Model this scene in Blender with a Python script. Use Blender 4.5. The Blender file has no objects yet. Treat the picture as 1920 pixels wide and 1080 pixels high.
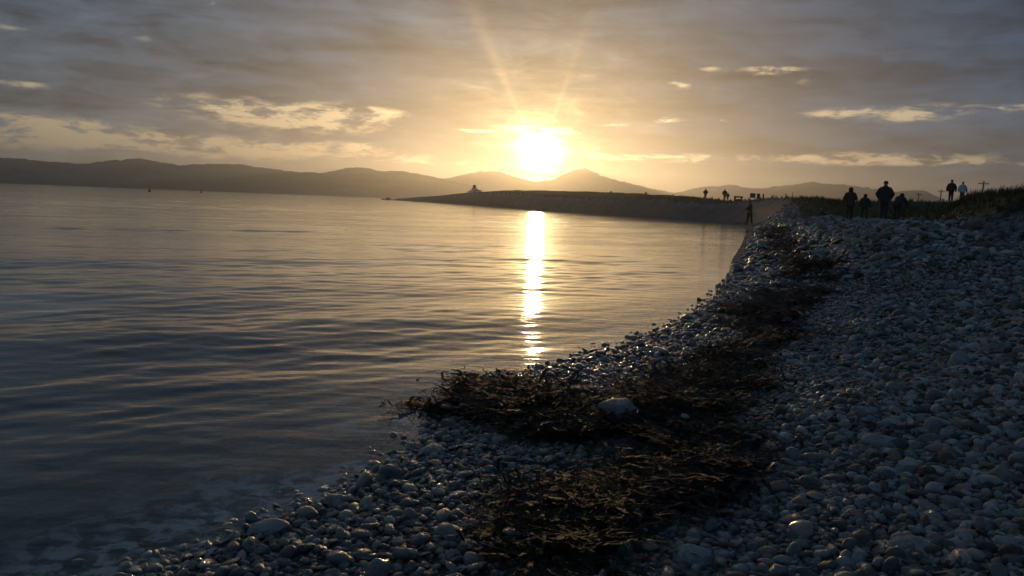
import bpy, bmesh, math, random
import numpy as np
from mathutils import Vector, Matrix, Euler

random.seed(7)
rng = np.random.default_rng(11)
R = math.radians
SC = bpy.context.scene
COL = SC.collection

# ------------------------------------------------------------------ camera
F_PX, CX, CY = 1598.0, 960.0, 540.0
CAM = np.array([0.0, 0.0, 1.50])
PITCH, ROLL = R(5.75), R(2.21)
_f = np.array([0, math.cos(PITCH), -math.sin(PITCH)])
_r0 = np.array([1.0, 0, 0])
_u0 = np.array([0, math.sin(PITCH), math.cos(PITCH)])
_r = math.cos(ROLL) * _r0 + math.sin(ROLL) * _u0
_u = -math.sin(ROLL) * _r0 + math.cos(ROLL) * _u0
cam_d = bpy.data.cameras.new("camera")
cam = bpy.data.objects.new("camera", cam_d)
COL.objects.link(cam)
cam_d.sensor_width = 36.0
cam_d.lens = 36.0 * F_PX / 1920.0
cam_d.clip_start = 0.05
cam_d.clip_end = 40000
M = Matrix(((_r[0], _u[0], -_f[0], CAM[0]), (_r[1], _u[1], -_f[1], CAM[1]), (_r[2], _u[2], -_f[2], CAM[2]), (0, 0, 0, 1)))
cam.matrix_world = M
SC.camera = cam


def ray(px, py):
    d = _f + ((px - CX) / F_PX) * _r - ((py - CY) / F_PX) * _u
    return d / np.linalg.norm(d)


def azel(px, py):
    d = ray(px, py)
    return math.degrees(math.atan2(d[0], d[1])), math.degrees(math.asin(d[2]))


def at_dist(px, py, dist):            # the point at a horizontal distance from where one stands
    d = ray(px, py)
    h = math.hypot(d[0], d[1])
    return CAM + d * (dist / h)


def at_level(px, py, z=0.0):
    d = ray(px, py)
    return CAM + d * ((z - CAM[2]) / d[2])


# ------------------------------------------------------------------ light, exposure
SUN_AZ, SUN_EL = azel(1010, 295)
SUN_EL = 3.0
SUN_STRENGTH = 1.08
SUN_COLOR = (1.0, 0.66, 0.30)
HAZE_DENSITY = 0.00022
HAZE_G = 0.80

SC.render.engine = 'CYCLES'
SC.view_settings.view_transform = 'Standard'
SC.view_settings.look = 'None'
SC.view_settings.gamma = 1.0
SC.view_settings.exposure = 0.0
SC.view_settings.use_curve_mapping = False
SC.cycles.use_denoising = True
SC.cycles.volume_bounces = 0
SC.cycles.max_bounces = 6
SC.cycles.transparent_max_bounces = 12
SC.cycles.sample_clamp_indirect = 4.0
SC.cycles.caustics_reflective = False
SC.cycles.caustics_refractive = False

sun_dir = Vector((math.sin(R(SUN_AZ)) * math.cos(R(SUN_EL)), math.cos(R(SUN_AZ)) * math.cos(R(SUN_EL)), math.sin(R(SUN_EL))))
sun_d = bpy.data.lights.new("sun", 'SUN')
sun_d.energy = SUN_STRENGTH
sun_d.angle = R(0.8)
sun_d.color = SUN_COLOR
sun = bpy.data.objects.new("sun", sun_d)
COL.objects.link(sun)
sun.location = (0, 50, 60)
sun.rotation_euler = sun_dir.to_track_quat('Z', 'Y').to_euler()


# ------------------------------------------------------------------ node helpers
class NT:
    def __init__(self, tree):
        self.t = tree
        self.n = tree.nodes
        self.l = tree.links

    def new(self, typ, **kw):
        nd = self.n.new(typ)
        for k, v in kw.items():
            setattr(nd, k, v)
        return nd

    def put(self, sock, v):
        if hasattr(v, 'is_linked'):
            self.l.new(v, sock)
        elif v is not None:
            if isinstance(v, (tuple, list)) and len(v) == 3 and sock.type == 'RGBA':
                v = (*v, 1.0)
            sock.default_value = v

    def m(self, op, a, b=None, c=None, clamp=False):
        nd = self.new('ShaderNodeMath', operation=op, use_clamp=clamp)
        for i, v in enumerate((a, b, c)):
            if v is not None:
                self.put(nd.inputs[i], v)
        return nd.outputs[0]

    def add(self, a, b): return self.m('ADD', a, b)
    def sub(self, a, b): return self.m('SUBTRACT', a, b)
    def mul(self, a, b): return self.m('MULTIPLY', a, b)
    def div(self, a, b): return self.m('DIVIDE', a, b)
    def exp(self, a): return self.m('EXPONENT', a)

    def mix(self, f, a, b):
        nd = self.new('ShaderNodeMix', data_type='RGBA', clamp_factor=True)
        self.put(nd.inputs[0], f); self.put(nd.inputs[6], a); self.put(nd.inputs[7], b)
        return nd.outputs[2]

    def vadd(self, a, b):
        nd = self.new('ShaderNodeVectorMath', operation='ADD')
        self.put(nd.inputs[0], a); self.put(nd.inputs[1], b)
        return nd.outputs[0]

    def vscale(self, a, s):
        nd = self.new('ShaderNodeVectorMath', operation='SCALE')
        self.put(nd.inputs[0], a); self.put(nd.inputs['Scale'], s)
        return nd.outputs[0]

    def comb(self, x, y, z=0.0):
        nd = self.new('ShaderNodeCombineXYZ')
        for i, v in enumerate((x, y, z)):
            self.put(nd.inputs[i], v)
        return nd.outputs[0]

    def noise(self, vec, scale=1.0, detail=4.0, rough=0.55, dist=0.0):
        nd = self.new('ShaderNodeTexNoise')
        if vec is not None:
            self.put(nd.inputs['Vector'], vec)
        nd.inputs['Scale'].default_value = scale
        nd.inputs['Detail'].default_value = detail
        nd.inputs['Roughness'].default_value = rough
        nd.inputs['Distortion'].default_value = dist
        return nd.outputs[0]

    def step(self, x, lo, hi):
        nd = self.new('ShaderNodeMapRange', interpolation_type='SMOOTHSTEP')
        self.put(nd.inputs[0], x); self.put(nd.inputs[1], lo); self.put(nd.inputs[2], hi)
        return nd.outputs[0]

    def attr(self, name, typ='GEOMETRY'):
        return self.new('ShaderNodeAttribute', attribute_name=name, attribute_type=typ)

    def bump(self, h, dist=0.01, strength=1.0, normal=None):
        nd = self.new('ShaderNodeBump')
        self.put(nd.inputs['Height'], h)
        nd.inputs['Distance'].default_value = dist
        self.put(nd.inputs['Strength'], strength)
        if normal is not None:
            self.put(nd.inputs['Normal'], normal)
        return nd.outputs[0]


def material(name):
    mt = bpy.data.materials.new(name)
    mt.use_nodes = True
    nt = NT(mt.node_tree)
    b = next(n for n in nt.n if n.type == 'BSDF_PRINCIPLED')
    return mt, nt, b


def simple(name, color, rough=0.8, var=0.25, scale=6.0, bump=0.0, bscale=40.0):
    mt, nt, b = material(name)
    tc = nt.new('ShaderNodeTexCoord').outputs['Object']
    n = nt.noise(tc, scale, 5)
    dark = tuple(c * (1 - var) for c in color)
    lite = tuple(min(1, c * (1 + var)) for c in color)
    nt.put(b.inputs['Base Color'], nt.mix(nt.step(n, 0.3, 0.7), dark, lite))
    b.inputs['Roughness'].default_value = rough
    if bump:
        nt.put(b.inputs['Normal'], nt.bump(nt.noise(tc, bscale, 4), bump))
    return mt


# ------------------------------------------------------------------ world: low sun behind broken stratus
w = bpy.data.worlds.new("World")
SC.world = w
w.use_nodes = True
nt = NT(w.node_tree)
nt.n.clear()
out = nt.new('ShaderNodeOutputWorld')
bg = nt.new('ShaderNodeBackground')
bg.inputs['Strength'].default_value = 0.1
nt.l.new(bg.outputs[0], out.inputs[0])
sky = nt.new('ShaderNodeTexSky', sky_type='NISHITA')
sky.sun_disc = False
sky.sun_elevation = R(SUN_EL)
sky.sun_rotation = R(SUN_AZ)
sky.altitude = 0
sky.air_density = 1.2
sky.dust_density = 2.5
sky.ozone_density = 1.0
geo = nt.new('ShaderNodeTexCoord').outputs['Generated']
sep = nt.new('ShaderNodeSeparateXYZ')
nt.put(sep.inputs[0], geo)
dx, dy, dz = sep.outputs
zc = nt.m('MAXIMUM', dz, 0.0)
az = nt.mul(nt.m('ARCTAN2', dx, dy), 57.29578)
el = nt.mul(nt.m('ARCSINE', dz), 57.29578)
elp = nt.m('MAXIMUM', el, 0.0)
# angle to the sun
sdx, sdy, sdz = sun_dir
dot = nt.add(nt.add(nt.mul(dx, sdx), nt.mul(dy, sdy)), nt.mul(dz, sdz))
gam = nt.mul(nt.m('ARCCOSINE', nt.m('MINIMUM', dot, 0.9999999)), 57.29578)
# stratus seen in perspective on a flat layer
k = nt.div(1.0, nt.add(zc, 0.045))
cx = nt.mul(dx, k); cy = nt.mul(dy, k)
pl = nt.comb(cx, nt.mul(cy, 1.0), 0.0)
band = nt.noise(nt.comb(nt.mul(az, 0.055), nt.mul(el, 0.42), 3.1), 1.0, 5, 0.58, 0.35)
fine = nt.noise(nt.comb(nt.mul(az, 0.16), nt.mul(el, 0.95), 9.7), 1.0, 6, 0.62, 0.5)
fine2 = nt.noise(nt.comb(nt.mul(az, 0.45), nt.mul(el, 1.7), 1.3), 1.0, 6, 0.65, 0.3)
layer = nt.noise(pl, 0.55, 6, 0.55, 0.3)


def vecc(c, s):
    return nt.vscale(c, s)


# cloud base colour: slate grey, warmed round the sun and along the horizon
grey = nt.vscale((0.050, 0.086, 0.130), nt.add(0.62, nt.mul(layer, 0.80)))
up = nt.step(el, 16.0, 60.0)
kd = nt.mul(nt.step(dx, 0.02, 0.56), nt.step(el, 1.0, 11.0))
vm = nt.new('ShaderNodeVectorMath', operation='MULTIPLY'); nt.put(vm.inputs[0], grey); nt.put(vm.inputs[1], nt.mix(kd, (1.08, 1.08, 1.08), (0.34, 0.56, 0.72)))
grey = vm.outputs[0]
grey = nt.vscale(grey, nt.add(1.0, nt.mul(up, 0.15)))
aure = nt.vscale((0.02, 0.012, 0.004), nt.exp(nt.mul(gam, -1 / 10.0)))
aure2 = nt.vscale((0.016, 0.006, 0.000), nt.exp(nt.mul(gam, -1 / 28.0)))
hor = nt.vscale((0.17, 0.125, 0.062), nt.mul(nt.exp(nt.mul(elp, -1 / 4.2)), nt.sub(1.0, nt.mul(nt.step(dx, -0.02, 0.42), 0.72))))
cloud = nt.vadd(nt.vadd(grey, aure), nt.vadd(aure2, hor))
mott = nt.noise(nt.comb(nt.mul(az, 0.30), nt.mul(el, 0.85), 17.3), 1.0, 7, 0.62, 0.6)
low = nt.sub(1.0, nt.step(el, 18.0, 40.0))
shade = nt.add(1.0, nt.mul(low, nt.add(nt.mul(nt.sub(band, 0.5), 2.0), nt.add(nt.mul(nt.sub(fine, 0.5), 1.4), nt.mul(nt.sub(mott, 0.5), 1.5)))))
cloud = nt.vscale(cloud, shade)
# clear strips between the clouds
gaps = None


def gap(px, py, wpx, hpx, amp, rough=0.8):
    global gaps
    a0, e0 = azel(px, py)
    wx = wpx / F_PX * 57.3
    hy = hpx / F_PX * 57.3
    a = nt.div(nt.sub(az, a0), wx)
    e = nt.div(nt.sub(nt.sub(el, e0), nt.mul(nt.sub(fine, 0.5), 0.9)), hy)
    g = nt.exp(nt.mul(nt.add(nt.mul(a, a), nt.mul(e, e)), -1.0))
    g = nt.mul(g, amp)
    gaps = g if gaps is None else nt.add(gaps, g)


for g in ((500, 202, 190, 20, 1.0), (560, 232, 150, 14, .95), (700, 212, 60, 12, .8), (60, 228, 110, 13, .75), (30, 158, 60, 7, .7), (10, 48, 50, 8, .5),
          (270, 71, 22, 6, .35), (400, 4, 30, 8, .45), (130, 266, 240, 21, .80), (420, 272, 250, 21, 1.0), (700, 278, 110, 7, .5),
          (1710, 211, 95, 16, 1.0), (1895, 201, 45, 9, .9), (1450, 131, 60, 6, .85), (1275, 157, 24, 11, .75), (1330, 129, 22, 6, .5), (1680, 105, 32, 9, .55),
          (1258, 226, 34, 6, .75), (1355, 224, 14, 5, .55), (1150, 235, 45, 4, .6), (1560, 212, 60, 6, .6), (1430, 185, 45, 8, .35), (1510, 155, 20, 8, .4),
          (1700, 297, 160, 11, .9), (1450, 300, 190, 10, .75), (1860, 307, 90, 5, .6), (1200, 297, 190, 8, .9), (1000, 243, 75, 7, 1.6), (850, 302, 170, 9, .7), (900, 244, 40, 4, .8)):
    gap(*g)
gm = nt.mul(gaps, nt.add(0.25, nt.mul(nt.step(fine2, 0.36, 0.66), 1.0)))
gm = nt.step(gm, 0.16, 0.95)
clear = nt.vadd(nt.vscale((0.46, 0.40, 0.27), nt.add(1.0, nt.mul(nt.exp(nt.mul(gam, -1 / 9.0)), 2.6))), nt.vscale(sky.outputs[0], 0.02))
col = nt.mix(gm, cloud, clear)
# rays painted into the sky colour, fanning up from the sun
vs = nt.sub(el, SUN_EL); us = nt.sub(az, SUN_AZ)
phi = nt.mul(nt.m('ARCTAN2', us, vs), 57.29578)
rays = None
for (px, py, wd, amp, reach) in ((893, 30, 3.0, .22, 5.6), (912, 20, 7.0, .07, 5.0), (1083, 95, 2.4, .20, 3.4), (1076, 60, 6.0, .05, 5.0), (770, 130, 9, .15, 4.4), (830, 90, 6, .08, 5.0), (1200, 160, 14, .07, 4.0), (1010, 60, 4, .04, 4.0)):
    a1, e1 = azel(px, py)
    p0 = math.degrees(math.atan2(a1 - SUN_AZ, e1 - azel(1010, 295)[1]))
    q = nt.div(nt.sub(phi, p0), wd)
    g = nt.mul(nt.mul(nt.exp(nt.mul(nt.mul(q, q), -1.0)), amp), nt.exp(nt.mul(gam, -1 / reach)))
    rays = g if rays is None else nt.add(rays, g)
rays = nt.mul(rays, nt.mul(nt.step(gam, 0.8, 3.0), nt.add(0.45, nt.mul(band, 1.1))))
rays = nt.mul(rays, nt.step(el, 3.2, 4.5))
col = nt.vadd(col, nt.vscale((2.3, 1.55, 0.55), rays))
# the sun itself, its lens bloom painted into the sky, edges broken by cloud noise
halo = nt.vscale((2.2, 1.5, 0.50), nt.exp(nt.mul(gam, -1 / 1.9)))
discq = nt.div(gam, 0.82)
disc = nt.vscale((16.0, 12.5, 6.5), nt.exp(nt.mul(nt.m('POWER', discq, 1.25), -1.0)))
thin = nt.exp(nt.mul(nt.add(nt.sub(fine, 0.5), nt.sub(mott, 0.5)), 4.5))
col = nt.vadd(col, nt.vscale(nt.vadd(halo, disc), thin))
# the clear Nishita sky still tints the cloud deck; below the horizon nothing glows
fin = nt.vscale(col, 10.0)
fin = nt.vadd(fin, nt.vscale(sky.outputs[0], 0.012))
nt.put(bg.inputs['Color'], fin)


# ------------------------------------------------------------------ maths helpers
def _hash(ix, iy, seed):
    h = (ix * 374761393 + iy * 668265263 + seed * 1442695041) & 0xFFFFFFFF
    h = ((h ^ (h >> 13)) * 1274126177) & 0xFFFFFFFF
    return ((h ^ (h >> 16)) & 0xFFFF) / 65535.0


def vnoise(x, y, seed=0):
    x = np.asarray(x, float); y = np.asarray(y, float)
    ix = np.floor(x).astype(np.int64); iy = np.floor(y).astype(np.int64)
    fx = x - ix; fy = y - iy
    fx = fx * fx * (3 - 2 * fx); fy = fy * fy * (3 - 2 * fy)
    a = _hash(ix, iy, seed); b = _hash(ix + 1, iy, seed); c = _hash(ix, iy + 1, seed); d = _hash(ix + 1, iy + 1, seed)
    return (a * (1 - fx) + b * fx) * (1 - fy) + (c * (1 - fx) + d * fx) * fy - 0.5


def fbm(x, y, seed=0, octv=4, gain=0.5):
    s = 0; a = 1.0
    for i in range(octv):
        s = s + a * vnoise(x * 2 ** i + 13.7 * i, y * 2 ** i - 7.1 * i, seed + i)
        a *= gain
    return s


def seg_dist(P, A, B):
    """distance of points P (n,2) to segment AB and the parameter along it"""
    ab = B - A
    t = np.clip(((P - A) @ ab) / max(ab @ ab, 1e-12), 0, 1)
    q = A + t[:, None] * ab
    return np.hypot(*(P - q).T), t


def in_poly(P, poly):
    x, y = P[:, 0], P[:, 1]
    ins = np.zeros(len(P), bool)
    n = len(poly)
    for i in range(n):
        x0, y0 = poly[i]; x1, y1 = poly[(i + 1) % n]
        if y0 == y1:
            continue
        c = ((y0 > y) != (y1 > y)) & (x < (x1 - x0) * (y - y0) / (y1 - y0) + x0)
        ins ^= c
    return ins


def smooth_line(pts, n):
    pts = np.array(pts, float)
    for _ in range(n):
        q = [pts[0]]
        for a, b in zip(pts[:-1], pts[1:]):
            q += [a * .75 + b * .25, a * .25 + b * .75]
        q.append(pts[-1])
        pts = np.array(q)
    return pts


# ------------------------------------------------------------------ the lie of the land
shore_px = [(290, 1080), (385, 1050), (480, 1012), (565, 972), (650, 930), (735, 890), (805, 850), (842, 812), (868, 775), (910, 738), (1005, 700), (1145, 660),
            (1265, 615), (1345, 567), (1392, 520), (1410, 475), (1418, 440), (1420, 428), (1390, 419.5), (1330, 414), (1250, 409.5), (1180, 404.5), (1100, 399.5), (1050, 396)]
shore = [at_level(*p)[:2] for p in shore_px]
shore = [(-5.5, -6.0), (-3.4, -1.5), (-2.0, 1.2)] + [tuple(p) for p in shore]
shore += [tuple(at_dist(px, 380, d)[:2]) for px, d in ((1000, 200), (950, 235), (900, 280), (850, 330), (800, 390), (750, 460), (722, 505))]
n_front = len(shore)
shore = smooth_line(shore, 2)
back = [tuple(at_dist(px, 380, d)[:2]) for px, d in ((745, 540), (900, 570), (1100, 640), (1500, 800))]
land_poly = np.vstack([shore, np.array(back), np.array([(1500, 900), (1500, -400), (-5.5, -400)])])
coast = np.vstack([shore, np.array(back)])

BASE_S = np.array([-400, -60, -20, -6, -2, 0, 1, 2, 3, 4, 7, 12, 20, 40, 100, 400, 3000])
BASE_Z = np.array([-6, -4, -1.9, -.52, -.14, 0, .045, .10, .22, .44, 1.10, 1.30, 1.34, 1.38, 1.45, 1.9, 2.0])
# crests of banks and of the island: (px, py, distance, half width)
ridges = [
    [(1990, 352, 21, 2.2), (1930, 360, 22.5, 2.0), (1880, 362, 24, 1.8), (1850, 371, 26, 1.5), (1828, 382, 28, 1.3)],
    [(1850, 381, 60, 3.5), (1790, 379, 66, 4), (1700, 377, 66, 4), (1600, 378, 67, 4.5), (1550, 379, 71, 5), (1535, 372, 78, 5), (1500, 371, 88, 6), (1460, 372, 100, 7), (1430, 374, 110, 8)],
    [(1430, 374, 110, 8), (1400, 377, 118, 9), (1370, 377, 126, 10), (1310, 373.5, 134, 12), (1250, 367.5, 150, 16), (1200, 364.5, 185, 26), (1100, 360, 230, 36), (1010, 358.5, 280, 44), (940, 363, 340, 44), (890, 367.5, 390, 38),
     (840, 369.5, 430, 32), (800, 372, 465, 26), (770, 374.0, 490, 18), (745, 375.0, 500, 12)],
    [(1800, 428, 20, 3.0), (1700, 420, 28, 4.0), (1655, 415, 37, 4.5), (1600, 413, 45, 4.5), (1560, 408, 54, 5)],
]
RG = []
for rd in ridges:
    w3 = np.array([[*at_dist(px, py, d), hw] for px, py, d, hw in rd])
    RG.append(w3)
GRASSY = [(RG[0], .85), (RG[1], 1.6), (RG[2], 1.25)]


def grass_cover(P):
    c_ = np.zeros(len(P))
    for rd, wd in GRASSY:
        for A, B in zip(rd[:-1], rd[1:]):
            d, t_ = seg_dist(P, A[:2], B[:2])
            c_ = np.maximum(c_, np.exp(-(d / ((A[3] + t_ * (B[3] - A[3])) * wd)) ** 2))
    return c_



def shore_dist(P):
    """metres inland (negative: out in the water)"""
    best = np.full(len(P), 1e9)
    for A, B in zip(coast[:-1], coast[1:]):
        d, _ = seg_dist(P, A, B)
        best = np.minimum(best, d)
    return np.where(in_poly(P, land_poly), best, -best)


def height(P, s=None):
    P = np.asarray(P, float).reshape(-1, 2)
    if s is None:
        s = shore_dist(P)
    r = np.hypot(P[:, 0], P[:, 1])
    z = np.interp(s, BASE_S, BASE_Z)
    tops = []
    for rd in RG:
        bestf = np.zeros(len(P)); bestz = np.zeros(len(P))
        for A, B in zip(rd[:-1], rd[1:]):
            d, t = seg_dist(P, A[:2], B[:2])
            hz = A[2] + t * (B[2] - A[2]); hw = A[3] + t * (B[3] - A[3])
            f = np.exp(-(d / hw) ** 2)
            m_ = f > bestf
            bestf = np.where(m_, f, bestf); bestz = np.where(m_, hz, bestz)
        tops.append(np.where(s > -2, np.where(bestz > z, (bestz - z) * bestf, 0), 0))
    z = z + np.max(np.array(tops), axis=0) * np.clip((s + 1) / 4, 0, 1)
    near = np.clip(1 - r / 90, 0, 1)
    land = np.clip(s / 2.5, 0, 1)
    z = z + land * near * (fbm(P[:, 0] * .55, P[:, 1] * .55, 3, 3) * .06 + fbm(P[:, 0] * 1.9, P[:, 1] * 1.9, 8, 2) * .03)
    z = z + np.clip((s - 14) / 8, 0, 1) * np.clip(1 - r / 400, 0, 1) * (fbm(P[:, 0] * .3, P[:, 1] * .3, 21, 4) * .12)
    z = z + np.clip((s - 5) / 6, 0, 1) * np.clip((r - 90) / 60, 0, 1) * fbm(P[:, 0] * .22, P[:, 1] * .22, 91, 4) * .45
    return z


def h1(x, y):
    return float(height(np.array([[x, y]]))[0])


def ground(px, py, d0=2.0, d1=400.0):
    """where the sight line through a point of the photograph meets the land"""
    d = ray(px, py)
    h = math.hypot(d[0], d[1])
    ts = np.geomspace(d0, d1, 700) / h
    pts = CAM + ts[:, None] * d
    below = pts[:, 2] < height(pts[:, :2])
    i = int(np.argmax(below)) if below.any() else len(ts) - 1
    a, b = ts[max(i - 1, 0)], ts[i]
    for _ in range(12):
        c = .5 * (a + b)
        p = CAM + c * d
        if p[2] < h1(p[0], p[1]):
            b = c
        else:
            a = c
    return CAM + b * d


def mesh_np(name, verts, faces, smooth=True, attrs=None):
    me = bpy.data.meshes.new(name)
    verts = np.asarray(verts, np.float32); faces = np.asarray(faces, np.int32)
    k_ = faces.shape[1]
    me.vertices.add(len(verts)); me.vertices.foreach_set('co', verts.ravel())
    me.loops.add(faces.size); me.loops.foreach_set('vertex_index', faces.ravel())
    me.polygons.add(len(faces))
    me.polygons.foreach_set('loop_start', np.arange(0, faces.size, k_, dtype=np.int32))
    me.polygons.foreach_set('loop_total', np.full(len(faces), k_, np.int32))
    me.polygons.foreach_set('use_smooth', np.full(len(faces), smooth, bool))
    for nm, arr in (attrs or {}).items():
        a = me.attributes.new(nm, 'FLOAT', 'POINT')
        a.data.foreach_set('value', np.asarray(arr, np.float32))
    me.update(calc_edges=True)
    me.validate()
    return me


def link(name, me, mat=None, parent=None, **props):
    o = bpy.data.objects.new(name, me)
    COL.objects.link(o)
    if mat is not None:
        me.materials.clear(); me.materials.append(mat)
    if parent is not None:
        o.parent = parent
    for k_, v in props.items():
        o[k_] = v
    return o


def empty(name, loc, label=None, category=None, group=None, rz=0.0):
    o = bpy.data.objects.new(name, None)
    COL.objects.link(o)
    o.location = loc
    o.rotation_euler = (0, 0, rz)
    o.empty_display_size = 0.1
    if label: o['label'] = label
    if category: o['category'] = category
    if group: o['group'] = group
    return o


def fan(r0, r1, nr, a0, a1, na):
    rr = np.geomspace(r0, r1, nr)
    aa = np.radians(np.linspace(a0, a1, na))
    A, RR = np.meshgrid(aa, rr)
    X = RR * np.sin(A); Y = RR * np.cos(A)
    idx = np.arange(nr * na).reshape(nr, na)
    q = np.stack([idx[:-1, :-1], idx[:-1, 1:], idx[1:, 1:], idx[1:, :-1]], -1).reshape(-1, 4)
    return X.ravel(), Y.ravel(), q


# ------------------------------------------------------------------ materials of the setting
def stone_material(name):
    mt, t, b = material(name)
    tone = t.attr('tone', 'INSTANCER').outputs['Fac']
    wet = t.attr('wet', 'INSTANCER').outputs['Fac']
    hue = t.attr('hue', 'INSTANCER').outputs['Fac']
    tc = t.new('ShaderNodeTexCoord').outputs['Object']
    off = t.vadd(tc, t.comb(t.mul(tone, 37.0), t.mul(hue, 19.0), 0.0))
    n = t.noise(off, 2.2, 6, 0.6, 0.4)
    n2 = t.noise(off, 11.0, 5, 0.65)
    ramp = t.new('ShaderNodeValToRGB')
    cr = ramp.color_ramp
    cr.elements[0].position = 0.0; cr.elements[0].color = (0.035, 0.033, 0.034, 1)
    cr.elements[1].position = 1.0; cr.elements[1].color = (0.52, 0.51, 0.49, 1)
    for p, c in ((0.15, (.08, .076, .075, 1)), (0.4, (.20, .195, .19, 1)), (0.7, (.32, .315, .31, 1))):
        e = cr.elements.new(p); e.color = c
    t.l.new(tone, ramp.inputs[0])
    tint = t.mix(t.step(hue, 0.66, 0.97), (.97, 1, 1.02), (1.0, .76, .60))
    c = t.new('ShaderNodeMix', data_type='RGBA', blend_type='MULTIPLY')
    c.inputs[0].default_value = 1.0
    t.put(c.inputs[6], ramp.outputs[0]); t.put(c.inputs[7], tint)
    c = t.vscale(c.outputs[2], t.add(0.55, t.mul(n, 0.95)))
    spk = t.step(n2, 0.58, 0.72)
    c = t.mix(t.mul(spk, 0.30), c, (.12, .115, .11))
    c = t.vscale(c, t.sub(1.0, t.mul(wet, 0.58)))
    t.put(b.inputs['Base Color'], c)
    t.put(b.inputs['Roughness'], t.sub(0.85, t.mul(wet, 0.66)))
    t.put(b.inputs['Specular IOR Level'], t.add(0.25, t.mul(wet, 0.35)))
    st = t.step(t.noise(off, 1.1, 5, 0.7, 0.8), 0.52, 0.70)
    c = t.mix(t.mul(st, 0.45), c, (.06, .052, .042))
    t.put(b.inputs['Base Color'], c)
    hgt = t.add(t.mul(n, 0.7), t.mul(n2, 0.25))
    n3 = t.noise(off, 26.0, 3, 0.6)
    t.put(b.inputs['Coat Weight'], t.mul(wet, 0.9))
    b.inputs['Coat Roughness'].default_value = 0.05
    t.put(b.inputs['Coat Normal'], t.bump(t.add(n2, t.mul(n3, 0.6)), 0.06, 0.6))
    t.put(b.inputs['Normal'], t.bump(hgt, 0.10, 0.45))
    return mt


MAT_STONE = stone_material('pebble_stone')

# beach and land sheet
mt, t, b = material('shingle_ground')
tc = t.new('ShaderNodeTexCoord').outputs['Object']
sat = t.attr('inland').outputs['Fac']
gra = t.attr('grassy').outputs['Fac']
vor = t.new('ShaderNodeTexVoronoi', feature='F1'); t.put(vor.inputs['Vector'], tc); vor.inputs['Scale'].default_value = 11.0
vor.inputs['Randomness'].default_value = 1.0
vor2 = t.new('ShaderNodeTexVoronoi', feature='F1'); t.put(vor2.inputs['Vector'], tc); vor2.inputs['Scale'].default_value = 24.0
tn = t.new('ShaderNodeSeparateColor'); t.put(tn.inputs[0], vor.outputs['Color'])
tone = t.mul(tn.outputs[0], 1.0)
c = t.mix(tone, (.060, .058, .056), (.27, .265, .26))
big = t.noise(tc, 0.35, 5)
c = t.mix(t.step(big, .40, .65), c, t.mix(tone, (.05, .047, .044), (.19, .18, .17)))
tl_n = t.noise(tc, 0.5, 4)
sat2 = t.add(sat, t.mul(t.sub(tl_n, 0.5), 4.0))
tide = t.mul(t.step(sat2, 2.6, 3.4), t.m('SUBTRACT', 1.0, t.step(sat2, 4.0, 5.6)))
c = t.vscale(c, t.sub(1.0, t.mul(tide, 0.6)))
wetm = t.m('SUBTRACT', 1.0, t.step(sat, 1.2, 3.0))
c = t.vscale(c, t.sub(1.0, t.mul(wetm, 0.55)))
gn = t.noise(tc, 1.3, 6, .65)
gc = t.mix(t.step(gn, .35, .65), (.022, .030, .012), (.060, .062, .026))
edge = t.noise(tc, 0.6, 5, .6)
gmask = t.step(t.add(gra, t.mul(t.sub(edge, 0.5), 1.3)), 0.38, 0.62)
c = t.mix(gmask, c, gc)
t.put(b.inputs['Base Color'], c)
t.put(b.inputs['Roughness'], t.sub(0.9, t.mul(wetm, 0.25)))
b.inputs['Specular IOR Level'].default_value = 0.25
hh = t.add(t.mul(t.sub(1.0, vor.outputs['Distance']), 1.0), t.mul(t.sub(1.0, vor2.outputs['Distance']), 0.4))
t.put(b.inputs['Normal'], t.bump(hh, 0.05, 0.9))
MAT_GROUND = mt

X, Y, Q = fan(0.7, 1450, 620, -84, 96, 620)
P = np.stack([X, Y], 1)
S = shore_dist(P)
Z = height(P, S)
crest = grass_cover(P)
crest = np.where(S > 3, crest, 0)
grassy = np.clip(np.maximum(crest, np.clip((S - 26) / 12, 0, 1)), 0, 1)
keep = (S[Q] > -14).any(1)
used = np.unique(Q[keep]); remap = np.full(len(P), -1); remap[used] = np.arange(len(used))
me = mesh_np('beach', np.stack([X, Y, Z], 1)[used], remap[Q[keep]], True, {'inland': S[used], 'grassy': grassy[used]})
beach = link('beach', me, MAT_GROUND, kind='structure', label='grey shingle beach curving round the bay to the low point')

# ------------------------------------------------------------------ the sea
X, Y, Q = fan(1.6, 7200, 1250, -66, 74, 760)
P = np.stack([X, Y], 1)
r = np.hypot(X, Y)
S = np.where(r < 1500, shore_dist(P), -200)
S = np.where(r > 1440, -200, S)
cell = r * (math.log(7200 / 1.6) / 1250)
Z = np.zeros(len(P))
calm = np.clip(0.55 + 1.1 * fbm(X * .10, Y * .16, 5, 3), .12, 1.2)
shal = np.clip(-S / 3.0, 0, 1)
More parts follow.
